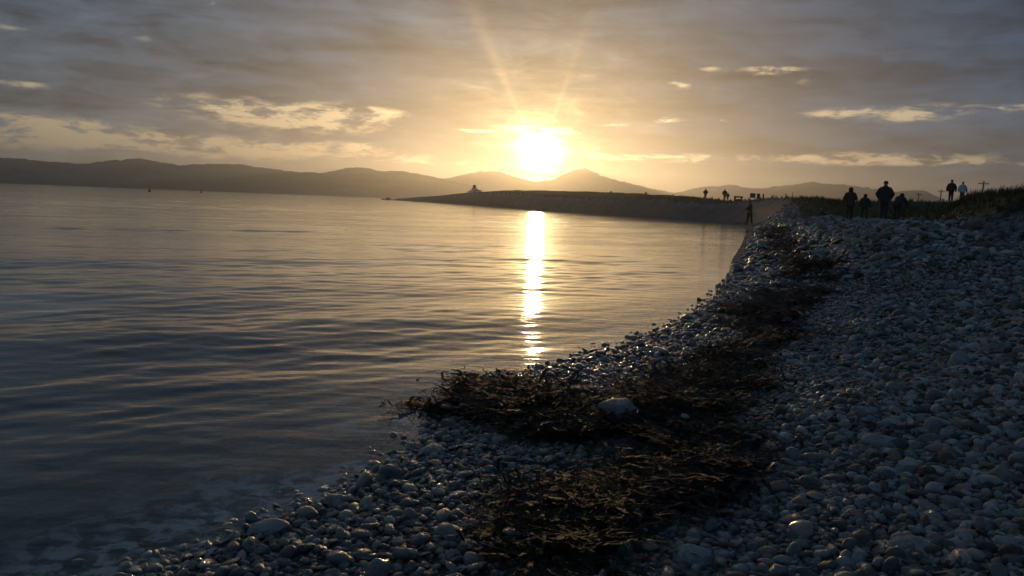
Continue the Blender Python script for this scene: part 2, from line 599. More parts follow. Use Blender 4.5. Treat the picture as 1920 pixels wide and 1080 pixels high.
# slow swell turning in towards the shore
n1 = np.array([-.60, .80])
u1 = X * n1[0] + Y * n1[1] + 1.6 * fbm(X * .09, Y * .09, 30, 2) + 0.9
for lam, amp, ph, nd in ((4.9, .021, 2.3, n1), (3.1, .007, 0.7, np.array([-.52, .854])), (7.7, .011, 4.0, np.array([-.45, .893]))):
    u_ = X * nd[0] + Y * nd[1] + 1.3 * fbm(X * .10 + lam, Y * .10, 30 + int(lam), 2)
    c_ = np.sin(2 * math.pi * u_ / lam + ph)
    prof = ((1 + c_) / 2) ** 1.6 * 2 - .85
    Z += amp * prof * np.clip(1 - cell / (lam / 3), 0, 1) * np.clip(shal * 1.2, 0, 1) * np.clip(1.3 - r / 24, .30, 1)
for i in range(64):
    lam = 0.14 * (26 ** (i / 63.0))
    ang = rng.normal(0, 0.55)
    nd = np.array([-math.sin(0.35 + ang), math.cos(0.35 + ang)])
    ph = rng.uniform(0, 6.28)
    amp = 0.0011 * lam ** 0.9 * rng.uniform(.6, 1.3) * (1 + 1.6 * math.exp(-math.log(lam / .38) ** 2 / .6))
    wgt = np.clip(1.6 - 2.7 * cell / lam, 0, 1)
    if wgt.max() <= 0:
        continue
    u_ = X * nd[0] + Y * nd[1] + 0.25 * lam * 3 * fbm(X / (lam * 4), Y / (lam * 4), 60 + i, 1)
    Z += amp * np.sin(2 * math.pi * u_ / lam + ph) * wgt * calm * np.clip(shal * 1.5, .15, 1)
terr = height(P, S)
depth = np.where(r < 1440, Z - terr, 20)
keep = (depth[Q] > -0.10).any(1) & ((S[Q] < 1.6).any(1))
used = np.unique(Q[keep]); remap = np.full(len(P), -1); remap[used] = np.arange(len(used))
mt, t, b = material('sea_water')
t.n.remove(b)
outn = next(n for n in t.n if n.type == 'OUTPUT_MATERIAL')
tc = t.new('ShaderNodeTexCoord').outputs['Object']
dist = t.attr('range').outputs['Fac']
mp = t.new('ShaderNodeMapping'); t.put(mp.inputs[0], tc); mp.inputs['Rotation'].default_value = (0, 0, R(-18)); mp.inputs['Scale'].default_value = (0.42, 1.0, 1.0)
r1 = t.noise(mp.outputs[0], 5.5, 5, .55, .25)
r2 = t.noise(mp.outputs[0], 0.9, 4, .55, .2)
r3 = t.noise(mp.outputs[0], 17.0, 3, .5)
mp2 = t.new('ShaderNodeMapping'); t.put(mp2.inputs[0], tc); mp2.inputs['Rotation'].default_value = (0, 0, R(-8)); mp2.inputs['Scale'].default_value = (0.20, 1.0, 1.0)
r4 = t.noise(mp2.outputs[0], 2.6, 4, .55, .3)
patch = t.step(t.noise(mp.outputs[0], 0.10, 4, .6), .36, .64)
far = t.step(dist, 10, 45)
hsum = t.add(t.add(t.add(t.mul(r4, 0.012), t.mul(r1, t.add(0.006, t.mul(far, 0.002)))), t.mul(r3, 0.0022)), t.mul(r2, t.mul(far, 0.016)))
hsum = t.mul(hsum, t.add(0.45, t.mul(patch, 0.75)))
nrm = t.bump(hsum, 1.0, 0.8)
fr = t.new('ShaderNodeFresnel'); fr.inputs['IOR'].default_value = 1.333; t.put(fr.inputs['Normal'], nrm)
gl = t.new('ShaderNodeBsdfGlossy'); gl.inputs['Roughness'].default_value = 0.075; t.put(gl.inputs['Normal'], nrm)
gl.inputs['Color'].default_value = (.95, .95, .95, 1)
df = t.new('ShaderNodeBsdfDiffuse'); df.inputs['Color'].default_value = (.028, .038, .042, 1)
tr = t.new('ShaderNodeBsdfTransparent'); tr.inputs['Color'].default_value = (.80, .88, .88, 1)
dep = t.attr('depth').outputs['Fac']
opq = t.m('SUBTRACT', 1.0, t.exp(t.mul(t.m('MAXIMUM', dep, 0.0), -3.5)), clamp=True)
body = t.new('ShaderNodeMixShader'); t.put(body.inputs[0], opq); t.l.new(tr.outputs[0], body.inputs[1]); t.l.new(df.outputs[0], body.inputs[2])
surf = t.new('ShaderNodeMixShader'); t.put(surf.inputs[0], fr.outputs[0])
fo = t.new('ShaderNodeBsdfDiffuse'); fo.inputs['Color'].default_value = (.55, .56, .56, 1)
fm = t.mul(t.mul(t.m('SUBTRACT', 1.0, t.step(dep, .015, .10)), t.step(t.noise(tc, 7.0, 5, .65, .6), .44, .58)), t.mul(t.step(t.noise(tc, .9, 3), .40, .54), t.m('SUBTRACT', .5, t.mul(t.step(dist, 8, 30), .5))))
foam = t.new('ShaderNodeMixShader'); t.put(foam.inputs[0], fm); t.l.new(body.outputs[0], foam.inputs[1]); t.l.new(fo.outputs[0], foam.inputs[2])
t.l.new(foam.outputs[0], surf.inputs[1]); t.l.new(gl.outputs[0], surf.inputs[2])
t.l.new(surf.outputs[0], outn.inputs['Surface'])
me = mesh_np('sea', np.stack([X, Y, Z], 1)[used], remap[Q[keep]], True, {'depth': depth[used], 'range': r[used]})
link('sea', me, mt, kind='structure', label='calm bay water with small ripples shining under the low sun')

# ------------------------------------------------------------------ far hills
MAT_HILL = simple('hill_heath', (.095, .098, .085), .95, .5, .008)


def hill_range(pts, dist, depth_f, depth_b, seed, label):
    pts = np.array(pts, float)
    xs = np.linspace(pts[0, 0], pts[-1, 0], 260)
    ys = np.interp(xs, pts[:, 0], pts[:, 1])
    # a little smoothing of the corners, then rough heath on top
    ker = np.hanning(9); ker /= ker.sum()
    ys = np.convolve(np.pad(ys, 4, mode='edge'), ker, 'valid')
    V = []
    nk = 26
    cr_ = np.array([at_dist(x, y, dist) for x, y in zip(xs, ys)])
    for k_ in range(nk):
        f = k_ / (nk - 1) * 2 - 1         # -1 front foot, 0 crest, 1 back foot
        off = f * (depth_f if f < 0 else depth_b)
        dirs = cr_[:, :2] / np.linalg.norm(cr_[:, :2], axis=1)[:, None]
        xy = cr_[:, :2] + dirs * off
        prof = (1 - abs(f)) ** 1.25
        z = (cr_[:, 2]) * prof
        amp = dist * .016 * (1 - abs(f)) * abs(f) * 2.5
        z = z + amp * fbm(xy[:, 0] / 190, xy[:, 1] / 190, seed, 5) + (dist * .0017) * fbm(xs * .11, xs * 0 + k_ * .3, seed + 9, 4) * (1 - abs(f))
        z = np.minimum(z, cr_[:, 2] * (1 + .0 * f) * np.where(f < 0, 1.0 - 0.12 * abs(f), 1))
        V.append(np.column_stack([xy, z - 2 - 6 * (abs(f) > .98)]))
    V = np.concatenate(V)
    n = len(xs)
    idx = np.arange(nk * n).reshape(nk, n)
    q = np.stack([idx[:-1, :-1], idx[:-1, 1:], idx[1:, 1:], idx[1:, :-1]], -1).reshape(-1, 4)
    link('hills', mesh_np('hills', V, q), MAT_HILL, kind='structure', label=label)


hill_range([(-260, 300), (-120, 288), (0, 293), (40, 295), (90, 301), (130, 303), (170, 303), (230, 297), (262, 295), (290, 299), (335, 307), (370, 304), (450, 306), (500, 313), (560, 319), (605, 321), (640, 313),
            (668, 307), (690, 310), (715, 319), (742, 315), (770, 320), (800, 326), (825, 331), (870, 341), (920, 356), (980, 372), (1040, 384)], 3300, 800, 650, 3, 'long ridge of hills across the bay')
hill_range([(700, 366), (780, 345), (825, 334), (860, 327), (900, 319), (935, 319), (970, 328), (1005, 340), (1040, 332), (1070, 318), (1090, 313), (1100, 313), (1120, 323), (1150, 332), (1190, 343), (1230, 352), (1260, 359), (1320, 372), (1400, 398)],
           5000, 1000, 900, 5, 'broad mountain directly below the sun')  # saddle below the sun is made up, so the sun's glow reaches lower
hill_range([(1130, 388), (1200, 372), (1250, 362), (1275, 356), (1300, 350), (1330, 346), (1355, 345), (1372, 341), (1385, 345), (1405, 350), (1425, 350), (1450, 347), (1480, 344), (1500, 341), (1520, 337), (1545, 341),
            (1580, 342), (1600, 345), (1640, 351), (1680, 358), (1700, 356), (1720, 352), (1735, 356), (1760, 368), (1800, 384), (1900, 404), (2050, 416)], 4000, 900, 800, 7, 'chain of rounded hills beyond the grassy bank')

# ------------------------------------------------------------------ haze
me = bpy.data.meshes.new('haze')
bm = bmesh.new()
bmesh.ops.create_cube(bm, size=1.0)
for v in bm.verts:
    v.co = (v.co.x * 15000, (v.co.y + .5) * 7400 - 900, -9.0 if v.co.z < 0 else 252.0)
bm.to_mesh(me); bm.free()
mt, t, b = material('sea_haze')
t.n.remove(b)
outn = next(n for n in t.n if n.type == 'OUTPUT_MATERIAL')
pv = t.new('ShaderNodeVolumePrincipled')
pv.inputs['Color'].default_value = (.96, .95, .93, 1)
pv.inputs['Density'].default_value = HAZE_DENSITY
pv.inputs['Anisotropy'].default_value = HAZE_G
t.l.new(pv.outputs[0], outn.inputs['Volume'])
link('haze', me, mt, kind='stuff', label='thin golden evening haze over the bay')

# ------------------------------------------------------------------ people
def cloth(name, c, rough=.85):
    return simple(name, c, rough, .25, 9.0, .01, 60)


MAT_SKIN = simple('skin', (.30, .18, .13), .55, .1, 20)
MAT_HAIR = simple('hair', (.022, .016, .012), .6, .3, 30)
MAT_DARK = cloth('dark_jacket_cloth', (.022, .022, .026))
MAT_NAVY = cloth('navy_jacket_cloth', (.018, .020, .030))
MAT_BROWN = cloth('brown_coat_cloth', (.040, .030, .024))
MAT_JEANS = cloth('dark_trouser_cloth', (.018, .019, .024))
MAT_WHITE = cloth('pale_jacket_cloth', (.50, .53, .56))
MAT_GREYT = cloth('grey_trouser_cloth', (.10, .11, .125))
MAT_SHOE = simple('shoe_leather', (.02, .018, .016), .5, .2, 30)
LOFTS = []           # (object, grain): lofted clothes, fused into one surface further down
SKINS = []           # (object, verts, radii, edges, subdivisions) grown together further down


def bm_rod(bm, a, b_, ra, rb=None, seg=10):
    a = Vector(a); b_ = Vector(b_); rb = ra if rb is None else rb
    r_ = bmesh.ops.create_cone(bm, cap_ends=True, segments=seg, radius1=ra, radius2=rb, depth=(b_ - a).length)
    mtx = Matrix.Translation((a + b_) / 2) @ (b_ - a).to_track_quat('Z', 'Y').to_matrix().to_4x4()
    bmesh.ops.transform(bm, matrix=mtx, verts=r_['verts'])


class Chain:
    def __init__(self):
        self.v = []; self.r = []; self.e = []

    def add(self, p, r, link_to=None):
        self.v.append(tuple(p)); self.r.append(r if isinstance(r, tuple) else (r, r))
        i = len(self.v) - 1
        if link_to is not None:
            self.e.append((link_to, i))
        return i


def skin_obj(name, chain, mat, parent, sub=1):
    me = bpy.data.meshes.new(name)
    me.from_pydata(chain.v, chain.e, [])
    o = link(name, me, mat, parent)
    SKINS.append((o, chain, sub))
    return o


def person(px, top, feet, label, dist=None, group=None, face=0.0, lean=6, legs=((12, 4), (-10, -24)), arms='down', coat=MAT_DARK, trousers=MAT_JEANS, coat_len=.06, bulk=1.0, hood=False, hat=None,
           spread=.0, tilt=0, height=None, bag=False):
    if dist is None:
        g = ground(px, feet, 10, 300)
        dist = math.hypot(g[0], g[1])
    p0 = at_dist(px, feet, dist)
    z0 = h1(p0[0], p0[1])
    H = height or max(.5, at_dist(px, top, dist)[2] - z0)
    az_ = math.atan2(p0[0], p0[1])
    root = empty('person', (p0[0], p0[1], z0), label, 'person', group, rz=-az_ + R(face))

    k = H / (.47 * math.cos(R(lean)) + .53) if lean < 30 else H / (.53 * .93 + .33 * math.cos(R(lean)) + .06)
    L = R(lean)
    fw = np.array([0, math.sin(L), math.cos(L)])
    pel = np.array([0.0, 0, 0])
    hips = [np.array([sx * (.048 + spread * .3), 0, -.025]) for sx in (-1, 1)]
    knees, ank, toes = [], [], []
    for i, sx in enumerate((-1, 1)):
        a, c = legs[i]
        kn = hips[i] + .235 * np.array([sx * spread, math.sin(R(a)), -math.cos(R(a))])
        an = kn + .235 * np.array([sx * spread, math.sin(R(c)), -math.cos(R(c))])
        knees.append(kn); ank.append(an)
        ft = R(-30) if c < -15 else 0
        toes.append(an + np.array([sx * .02, .085 * math.cos(ft), -.022 + .085 * math.sin(ft)]))
    low = min(min(a_[2] for a_ in ank) - .040, min(t_[2] for t_ in toes) - .018)
    up = np.array([0, 0, -low])
    waist = pel + fw * .10; chest = pel + fw * .21; neck = pel + fw * .305
    hl = R(lean * .6 + tilt)
    hd = np.array([0, math.sin(hl), math.cos(hl)])
    jaw = neck + hd * .05; skull = neck + hd * .095; crown = neck + hd * .125
    sh = [neck - fw * .03 + np.array([sx * .112, 0, 0]) for sx in (-1, 1)]
    if arms == 'pockets':
        el_ = [s_ + np.array([sx * .050, -.05, -.150]) for s_, sx in zip(sh, (-1, 1))]
        wr = [e_ + np.array([-sx * .045, .085, -.105]) for e_, sx in zip(el_, (-1, 1))]
    elif arms == 'front':
        el_ = [s_ + np.array([sx * .035, .02, -.155]) for s_, sx in zip(sh, (-1, 1))]
        wr = [e_ + np.array([-sx * .06, .12, -.04]) for e_, sx in zip(el_, (-1, 1))]
    elif arms == 'reach':
        el_ = [s_ + np.array([sx * .03, .05, -.15]) for s_, sx in zip(sh, (-1, 1))]
        wr = [e_ + np.array([-sx * .01, .06, -.135]) for e_, sx in zip(el_, (-1, 1))]
    else:
        el_ = [s_ + np.array([sx * .040, sx * .03 - .01, -.155]) for s_, sx in zip(sh, (-1, 1))]
        wr = [e_ + np.array([sx * .012, sx * .05 + .03, -.140]) for e_, sx in zip(el_, (-1, 1))]
    T = lambda q: (np.asarray(q) + up) * k
    # one continuous body: pelvis first, so that the skin is rooted there
    b = Chain()
    A = lambda q, r, l_=None: b.add(T(q), r * k, l_)
    ip = A(pel, .070); iw = A(waist, .066, ip); ic = A(chest, .078, iw); i_n = A(neck, .032, ic); ij = A(jaw, .045, i_n); isk = A(skull, .060, ij); A(crown, .044, isk)
    A(jaw + hd * .025 + np.array([0, .058, 0]), .010, ij)                         # nose
    for sx in (-1, 1):
        A(skull - hd * .012 + np.array([sx * .058, 0, 0]), .011, isk)             # ears
    for i, sx in enumerate((-1, 1)):
        ih = A(hips[i], .056, ip); ik = A(knees[i], .036, ih); ia = A(ank[i], .024, ik); A(toes[i], .020, ia)
        is_ = A(sh[i], .040, ic); ie = A(el_[i], .028, is_); iwr = A(wr[i], .018, ie)
        d = wr[i] - el_[i]; d = d / np.linalg.norm(d)
        s_ = np.cross(d, np.array([1.0, 0, 0])); s_ = s_ / (np.linalg.norm(s_) + 1e-9)
        ipm = A(wr[i] + d * .030, .019, iwr)
        for q in range(4):                                                        # four fingers and a thumb
            off = (q - 1.5) * .0095
            f1 = A(wr[i] + d * .058 + s_ * off, .0052, ipm)
            ln = (.024, .030, .028, .020)[q]
            A(wr[i] + d * (.058 + ln) + s_ * off * 1.1 + np.array([-sx * .010, 0, 0]), .0042, f1)
        t1 = A(wr[i] + d * .026 + s_ * .028, .0060, ipm)
        A(wr[i] + d * .050 + s_ * .036, .0048, t1)
    skin_obj('body', b, MAT_SKIN, root, 1)
    # jacket: torso lofted ring by ring, sleeves run out of it
    B = bulk
    bm = bmesh.new()
    rings = []
    sd = np.array([1.0, 0, 0]); fd = np.array([0, math.cos(L), -math.sin(L)])
    for hgt_, wx, wy in ((-coat_len, .108 * B, .080 * B), (-coat_len * .4, .112 * B, .084 * B), (.05, .110 * B, .082 * B), (.10, .108 * B, .080 * B), (.16, .115 * B, .085 * B), (.215, .124 * B, .086 * B), (.250, .118 * B, .078 * B),
                         (.277, .092 * B, .066 * B), (.299, .062 * B, .056), (.325, .050, .050)):
        cen = (fw * hgt_) if hgt_ > 0 else np.array([0, 0, hgt_])
        fdd = fd if hgt_ > 0 else np.array([0, 1.0, 0])
        rings.append([bm.verts.new(T(cen + sd * wx * math.copysign(abs(math.cos(q)) ** .85, math.cos(q)) + fdd * wy * math.copysign(abs(math.sin(q)) ** .85, math.sin(q)))) for q in np.linspace(0, 2 * math.pi, 17)[:-1]])
    for a_, b_ in zip(rings[:-1], rings[1:]):
        for q in range(16):
            bm.faces.new((a_[q], a_[(q + 1) % 16], b_[(q + 1) % 16], b_[q]))
    bm.faces.new(rings[0][::-1]); bm.faces.new(rings[-1])
    for i, sx in enumerate((-1, 1)):
        s0 = pel + fw * .238 + sd * sx * .094 * B
        ea = el_[i] + sd * sx * .035 * (B - 1) * 2; wa = wr[i] + sd * sx * .02 * (B - 1) * 2
        for a_, b_, ra, rb in ((s0, ea, .044 * B, .041 * B), (ea, wa, .042 * B, .033 * B)):
            bm_rod(bm, T(a_), T(b_), ra * k, rb * k, 12)
            for c_, r_ in ((a_, ra), (b_, rb)):
                q = bmesh.ops.create_icosphere(bm, subdivisions=2, radius=r_ * k)
                bmesh.ops.translate(bm, verts=q['verts'], vec=Vector(T(c_)))
    me = bpy.data.meshes.new('jacket'); bm.to_mesh(me); bm.free()
    jo = link('jacket', me, coat, root)
    LOFTS.append((jo, max(.010, .010 * k)))
    # trousers
    c = Chain()
    A = lambda q, r, l_=None: c.add(T(q), r * k, l_)
    ip = A(pel + np.array([0, 0, -.01]), .078)
    for i in range(2):
        ih = A(hips[i] + np.array([0, 0, -.03]), .066, ip); ik = A(knees[i], .047, ih); A(ank[i] + np.array([0, 0, .012]), .036, ik)
    skin_obj('trousers', c, trousers, root, 1)
    for i in range(2):
        f = Chain()
        a_ = f.add(T(ank[i] + np.array([0, -.012, -.012])), .030 * k); f.add(T(toes[i] + np.array([0, .010, .004])), .024 * k, a_)
        skin_obj('shoe', f, MAT_SHOE, root, 1)
    h = Chain()
    if hood:
        a_ = h.add(T(neck - fw * .01), .070 * k); b_ = h.add(T(jaw - np.array([0, .012, 0])), .070 * k, a_); c_ = h.add(T(skull - np.array([0, .012, 0])), .069 * k, b_); h.add(T(crown - np.array([0, .01, -.012])), .040 * k, c_)
        skin_obj('hood', h, coat, root, 1)
    else:
        a_ = h.add(T(jaw - np.array([0, .020, -.012])), .046 * k); b_ = h.add(T(skull - np.array([0, .010, -.004])), .066 * k, a_); h.add(T(crown - np.array([0, 0, -.008])), .047 * k, b_)
        skin_obj('hat' if hat else 'hair', h, hat or MAT_HAIR, root, 1)
    return root


G4 = 'family walking along the top of the shingle'
PEOPLE = [
    person(1655.5, 337, 414.5, 'tall broad adult in a bulky dark jacket walking along the shingle among three shorter walkers', group=G4, lean=5, legs=((5, 0), (-3, -8)), arms='pockets', bulk=1.13, coat_len=.05, coat=MAT_DARK, dist=37),
    person(1591, 350.5, 418, 'hooded walker in a long dark coat between the seaweed and the tall adult', group=G4, lean=6, legs=((-8, -22), (11, 2)), arms='front', hood=True, bulk=1.12, coat_len=.12, coat=MAT_BROWN, dist=34.5),
    person(1619, 363.5, 415, 'small hooded child walking between the hooded adult and the tall adult', group=G4, lean=6, legs=((12, 2), (-8, -18)), arms='down', hood=True, bulk=1.15, coat_len=.06, coat=MAT_DARK, spread=.06, dist=36),
    person(1680, 366, 411, 'child in a dark jacket bending forward just beside the tall adult', group=G4, lean=42, legs=((10, -4), (2, -10)), arms='reach', hood=True, bulk=1.2, coat_len=.04, coat=MAT_NAVY, spread=.05, tilt=18, face=-28, dist=38),
    person(1405, 374, 412, 'slim lone figure standing by the dark seaweed line below the notice boards', lean=3, legs=((4, 2), (-5, -8)), arms='front', bulk=.95, coat=MAT_BROWN, spread=.10, face=60, dist=84),
    person(1782, 337, 378, 'walker in a dark coat on the grassy bank beside a companion in white', group='couple on the grassy bank', lean=6, legs=((12, 3), (-9, -20)), arms='down', bulk=1.12, coat_len=.07, coat=MAT_DARK, dist=67, tilt=8),
    person(1803, 341, 377, 'walker in a white jacket on the grassy bank', group='couple on the grassy bank', lean=5, legs=((-7, -18), (10, 3)), arms='down', bulk=1.10, coat_len=.06, coat=MAT_WHITE, trousers=MAT_GREYT, dist=66.5),
    person(1322, 353, 377, 'walker alone on the skyline of the low headland near the fence stubs', lean=3, legs=((4, 0), (-4, -8)), arms='pockets', bulk=1.15, coat=MAT_DARK, dist=131),
    person(1358, 354.5, 378, 'taller walker of two close together on the skyline beside the low wooden frame', group='pair on the headland skyline', lean=5, legs=((8, 2), (-8, -16)), arms='down', bulk=1.15, coat=MAT_DARK, dist=126),
    person(1364, 360.5, 378, 'shorter walker of two close together on the skyline beside the low wooden frame', group='pair on the headland skyline', lean=6, legs=((-6, -14), (8, 2)), arms='down', bulk=1.1, coat=MAT_BROWN, dist=125.5),
    person(1545, 383, 401, 'small child in a pale hat crouching at the foot of the grassy bank', lean=38, legs=((78, -38), (70, -40)), arms='front', bulk=1.1, coat=MAT_DARK, hat=MAT_WHITE, face=70, dist=56, height=.72),
    person(846, 361.5, 367.5, 'first of two tiny figures standing on the low point well short of the lighthouse', group='tiny figures near the lighthouse', lean=2, legs=((3, 0), (-3, -4)), arms='down', dist=425, height=1.5),
    person(852.7, 361.8, 367.3, 'tiny figure standing on the low point between its companion and the lighthouse', group='tiny figures near the lighthouse', lean=2, legs=((3, 0), (-3, -4)), arms='pockets', dist=420, height=1.45),
]
for o, ch, sub in SKINS:
    sk = o.modifiers.new('grow', 'SKIN')
    lay = o.data.skin_vertices[0].data if o.data.skin_vertices else None
    if lay is None:
        bpy.context.view_layer.objects.active = o
        bpy.ops.mesh.customdata_skin_add()
        lay = o.data.skin_vertices[0].data
    for i, r_ in enumerate(ch.r):
        lay[i].radius = r_
    lay[0].use_root = True
    sk.use_smooth_shade = True
    ss = o.modifiers.new('round', 'SUBSURF'); ss.levels = sub; ss.render_levels = sub
for o, grain in LOFTS:
    rm = o.modifiers.new('fuse', 'REMESH'); rm.mode = 'VOXEL'; rm.voxel_size = grain; rm.use_smooth_shade = True
    sm = o.modifiers.new('soften', 'SMOOTH'); sm.iterations = 5; sm.factor = .5
    SKINS.append((o, None, 0))
dg = bpy.context.evaluated_depsgraph_get()
dg.update()
for o, ch, sub in SKINS:
    nm = bpy.data.meshes.new_from_object(o.evaluated_get(dg))
    mats = list(o.data.materials)
    o.modifiers.clear()
    o.data = nm
    nm.materials.clear()
    for m_ in mats:
        nm.materials.append(m_)


# ------------------------------------------------------------------ small built things
def bm_new(): return bmesh.new()


def bm_box(bm, c, size, rot=None, bev=0.0):
    r_ = bmesh.ops.create_cube(bm, size=1.0)
    mtx = Matrix.Translation(Vector(c)) @ (rot.to_matrix().to_4x4() if rot else Matrix()) @ Matrix.Diagonal((*size, 1))
    bmesh.ops.transform(bm, matrix=mtx, verts=r_['verts'])
    if bev:
        es = list({e for v in r_['verts'] for e in v.link_edges})
        bmesh.ops.bevel(bm, geom=es, offset=bev, segments=1, affect='EDGES')


def bm_lathe(bm, prof, seg=20, c=(0, 0, 0)):
    rings = []
    for r_, z in prof:
        rings.append([bm.verts.new((c[0] + r_ * math.cos(2 * math.pi * i / seg), c[1] + r_ * math.sin(2 * math.pi * i / seg), c[2] + z)) for i in range(seg)])
    for a, b_ in zip(rings[:-1], rings[1:]):
        for i in range(seg):
            bm.faces.new((a[i], a[(i + 1) % seg], b_[(i + 1) % seg], b_[i]))
    bm.faces.new(rings[0][::-1]); bm.faces.new(rings[-1])


def bm_obj(name, bm, mat, parent=None, smooth=False, **props):
    me = bpy.data.meshes.new(name)
    bm.normal_update()
    bm.to_mesh(me); bm.free()
    if smooth:
        me.polygons.foreach_set('use_smooth', [True] * len(me.polygons))
    return link(name, me, mat, parent, **props)


def stand(px, dist, py=380):
    p = at_dist(px, py, dist)
    return Vector((p[0], p[1], h1(p[0], p[1]))), -math.atan2(p[0], p[1])


def top_z(px, py, dist): return float(at_dist(px, py, dist)[2])


MAT_WOOD = simple('weathered_wood', (.085, .070, .055), .9, .35, 5, .01, 30)
MAT_POLE = simple('tarred_pole_wood', (.050, .040, .032), .9, .3, 3)
MAT_CERAMIC = simple('insulator_ceramic', (.30, .27, .24), .3, .1, 5)
MAT_PANEL = simple('notice_panel', (.075, .070, .060), .6, .2, 4)
MAT_LIME = simple('limewashed_wall', (.62, .60, .56), .85, .12, .8)
MAT_SLATE = simple('slate_roof', (.11, .11, .12), .7, .3, 2)
MAT_GLASS = simple('lantern_glass', (.06, .07, .08), .12, .1, 2)
MAT_ROCK = simple('headland_rock', (.10, .092, .082), .95, .4, .6, .2, 2)
MAT_BUOY = simple('buoy_paint', (.18, .035, .022), .5, .2, 3)
MAT_DOOR = simple('door_paint', (.05, .06, .08), .6, .1, 3)

# telephone poles marching away inland
for i, (px, top, dist, tilt_, lab) in enumerate(((1837.5, 339, 197, 2.6, 'tallest telephone pole with a crossarm beside the dark grassy hummock'),
                                                 (1762, 355, 262, 1.0, 'middle telephone pole with a crossarm seen just before the couple on the bank'),
                                                 (1721.5, 361.5, 330, 0.0, 'shortest and farthest telephone pole over the grassy bank'))):
    base, rz = stand(px, dist)
    h = top_z(px, top, dist) - base.z
    root = empty('telephone_pole', base, lab, 'pole', 'telephone poles beyond the bank', rz)
    root.rotation_euler = (0, R(tilt_), rz)
    bm = bm_new(); bm_rod(bm, (0, 0, -.6), (0, 0, h), .17, .12, 12); bm_obj('pole', bm, MAT_POLE, root, True)
    bm = bm_new(); bm_box(bm, (0, -.16, h - .55), (1.9, .12, .15), None, .01); bm_obj('crossarm', bm, MAT_POLE, root)
    for sx in (-1, 1):
        bm = bm_new(); bm_rod(bm, (sx * .6, -.23, h - .62), (sx * .05, -.18, h - 1.15), .022, .022, 6); bm_obj('brace', bm, MAT_POLE, root)
    for x in (-.85, -.5, .5, .85):
        bm = bm_new(); bm_lathe(bm, [(.02, 0), (.02, .07), (.055, .08), (.06, .13), (.045, .15), (.05, .20), (.02, .23)], 10, (x, -.16, h - .475)); bm_obj('insulator', bm, MAT_CERAMIC, root, True)

# low wooden frame (barrier) on the skyline
base, rz = stand(1384, 123)
root = empty('wooden_barrier', base, 'low wooden frame of one thick rail on two stout posts on the skyline', 'barrier', None, rz)
hh_ = top_z(1384, 369, 123) - base.z
for x in (-.46, .42):
    bm = bm_new(); bm_box(bm, (x, 0, hh_ / 2 - .1), (.24, .22, hh_ + .05), None, .02); bm_obj('post', bm, MAT_WOOD, root)
bm = bm_new(); bm_box(bm, (0, -.005, hh_ - .02), (1.22, .30, .20), None, .02); bm_obj('rail', bm, MAT_WOOD, root)
bm = bm_new(); bm_box(bm, (.02, 0, .18), (.62, .12, .24), None, .02); bm_obj('lower_rail', bm, MAT_WOOD, root)

# notice boards
for (px, wpx, top, bot, dist, lab, round_) in ((1410.5, 9.5, 363, 371, 116, 'wider of the two dark notice boards standing on posts above the lone figure', False),
                                               (1421.2, 6.0, 363.5, 373.5, 114, 'narrower notice board standing close beside the wider one', True)):
    base, rz = stand(px, dist)
    wd = wpx * dist / F_PX; z1 = top_z(px, top, dist) - base.z; z0 = top_z(px, bot, dist) - base.z
    root = empty('notice_board', base, lab, 'notice board', None, rz)
    for sx in (-1, 1):
        bm = bm_new(); bm_box(bm, (sx * (wd / 2 - .045), 0, z1 / 2 - .15), (.085, .085, z1 + .24), None, .01); bm_obj('post', bm, MAT_WOOD, root)
    bm = bm_new(); bm_box(bm, (0, -.075, (z0 + z1) / 2), (wd, .05, z1 - z0), None, .012); bm_obj('panel', bm, MAT_PANEL, root)
    bm = bm_new(); bm_box(bm, (0, -.06, z1 + .02), (wd * (.8 if round_ else 1.04), .12, .05), None, .01); bm_obj('cap', bm, MAT_WOOD, root)

# stubs of an old fence
for px, top, dist, wd, lab in ((1430.5, 363.5, 109, .17, 'stout square fence post just past the narrower notice board'),
                           (1472.5, 362.5, 96, .09, 'short fence post before the tall tufts on the grassy bank'),
                           (1485, 360.5, 92, .045, 'thin leaning stake beside the tall tufts on the grassy bank'),
                           (1302, 368, 132, .15, 'old fence stub standing before the lone skyline walker'),
                           (1311, 370, 131, .10, 'lowest old fence stub close before the lone skyline walker'),
                           (1335, 369, 129, .12, 'old fence stub just past the lone skyline walker'),
                           (1347.5, 371.5, 127, .17, 'old fence stub close before the two skyline walkers'),
                           (1446, 369, 105, .07, 'low stake between the stout post and the grassy bank'),
                           (1398, 373, 118, .10, 'low fence stub between the wooden frame and the wider notice board')):
    base, rz = stand(px, dist)
    h = max(.3, top_z(px, top, dist) - base.z)
    bm = bm_new()
    bm_box(bm, (0, 0, h / 2 - .12), (wd, wd, h + .24), Euler((R(random.uniform(-3, 3)), R(random.uniform(-4, 4)), 0)), wd * .12)
    o = bm_obj('fence_post', bm, MAT_WOOD)
    o.location = base; o.rotation_euler = (0, 0, rz + random.uniform(-.4, .4))
    o['label'] = lab; o['category'] = 'post'; o['group'] = 'remains of a fence on the skyline'

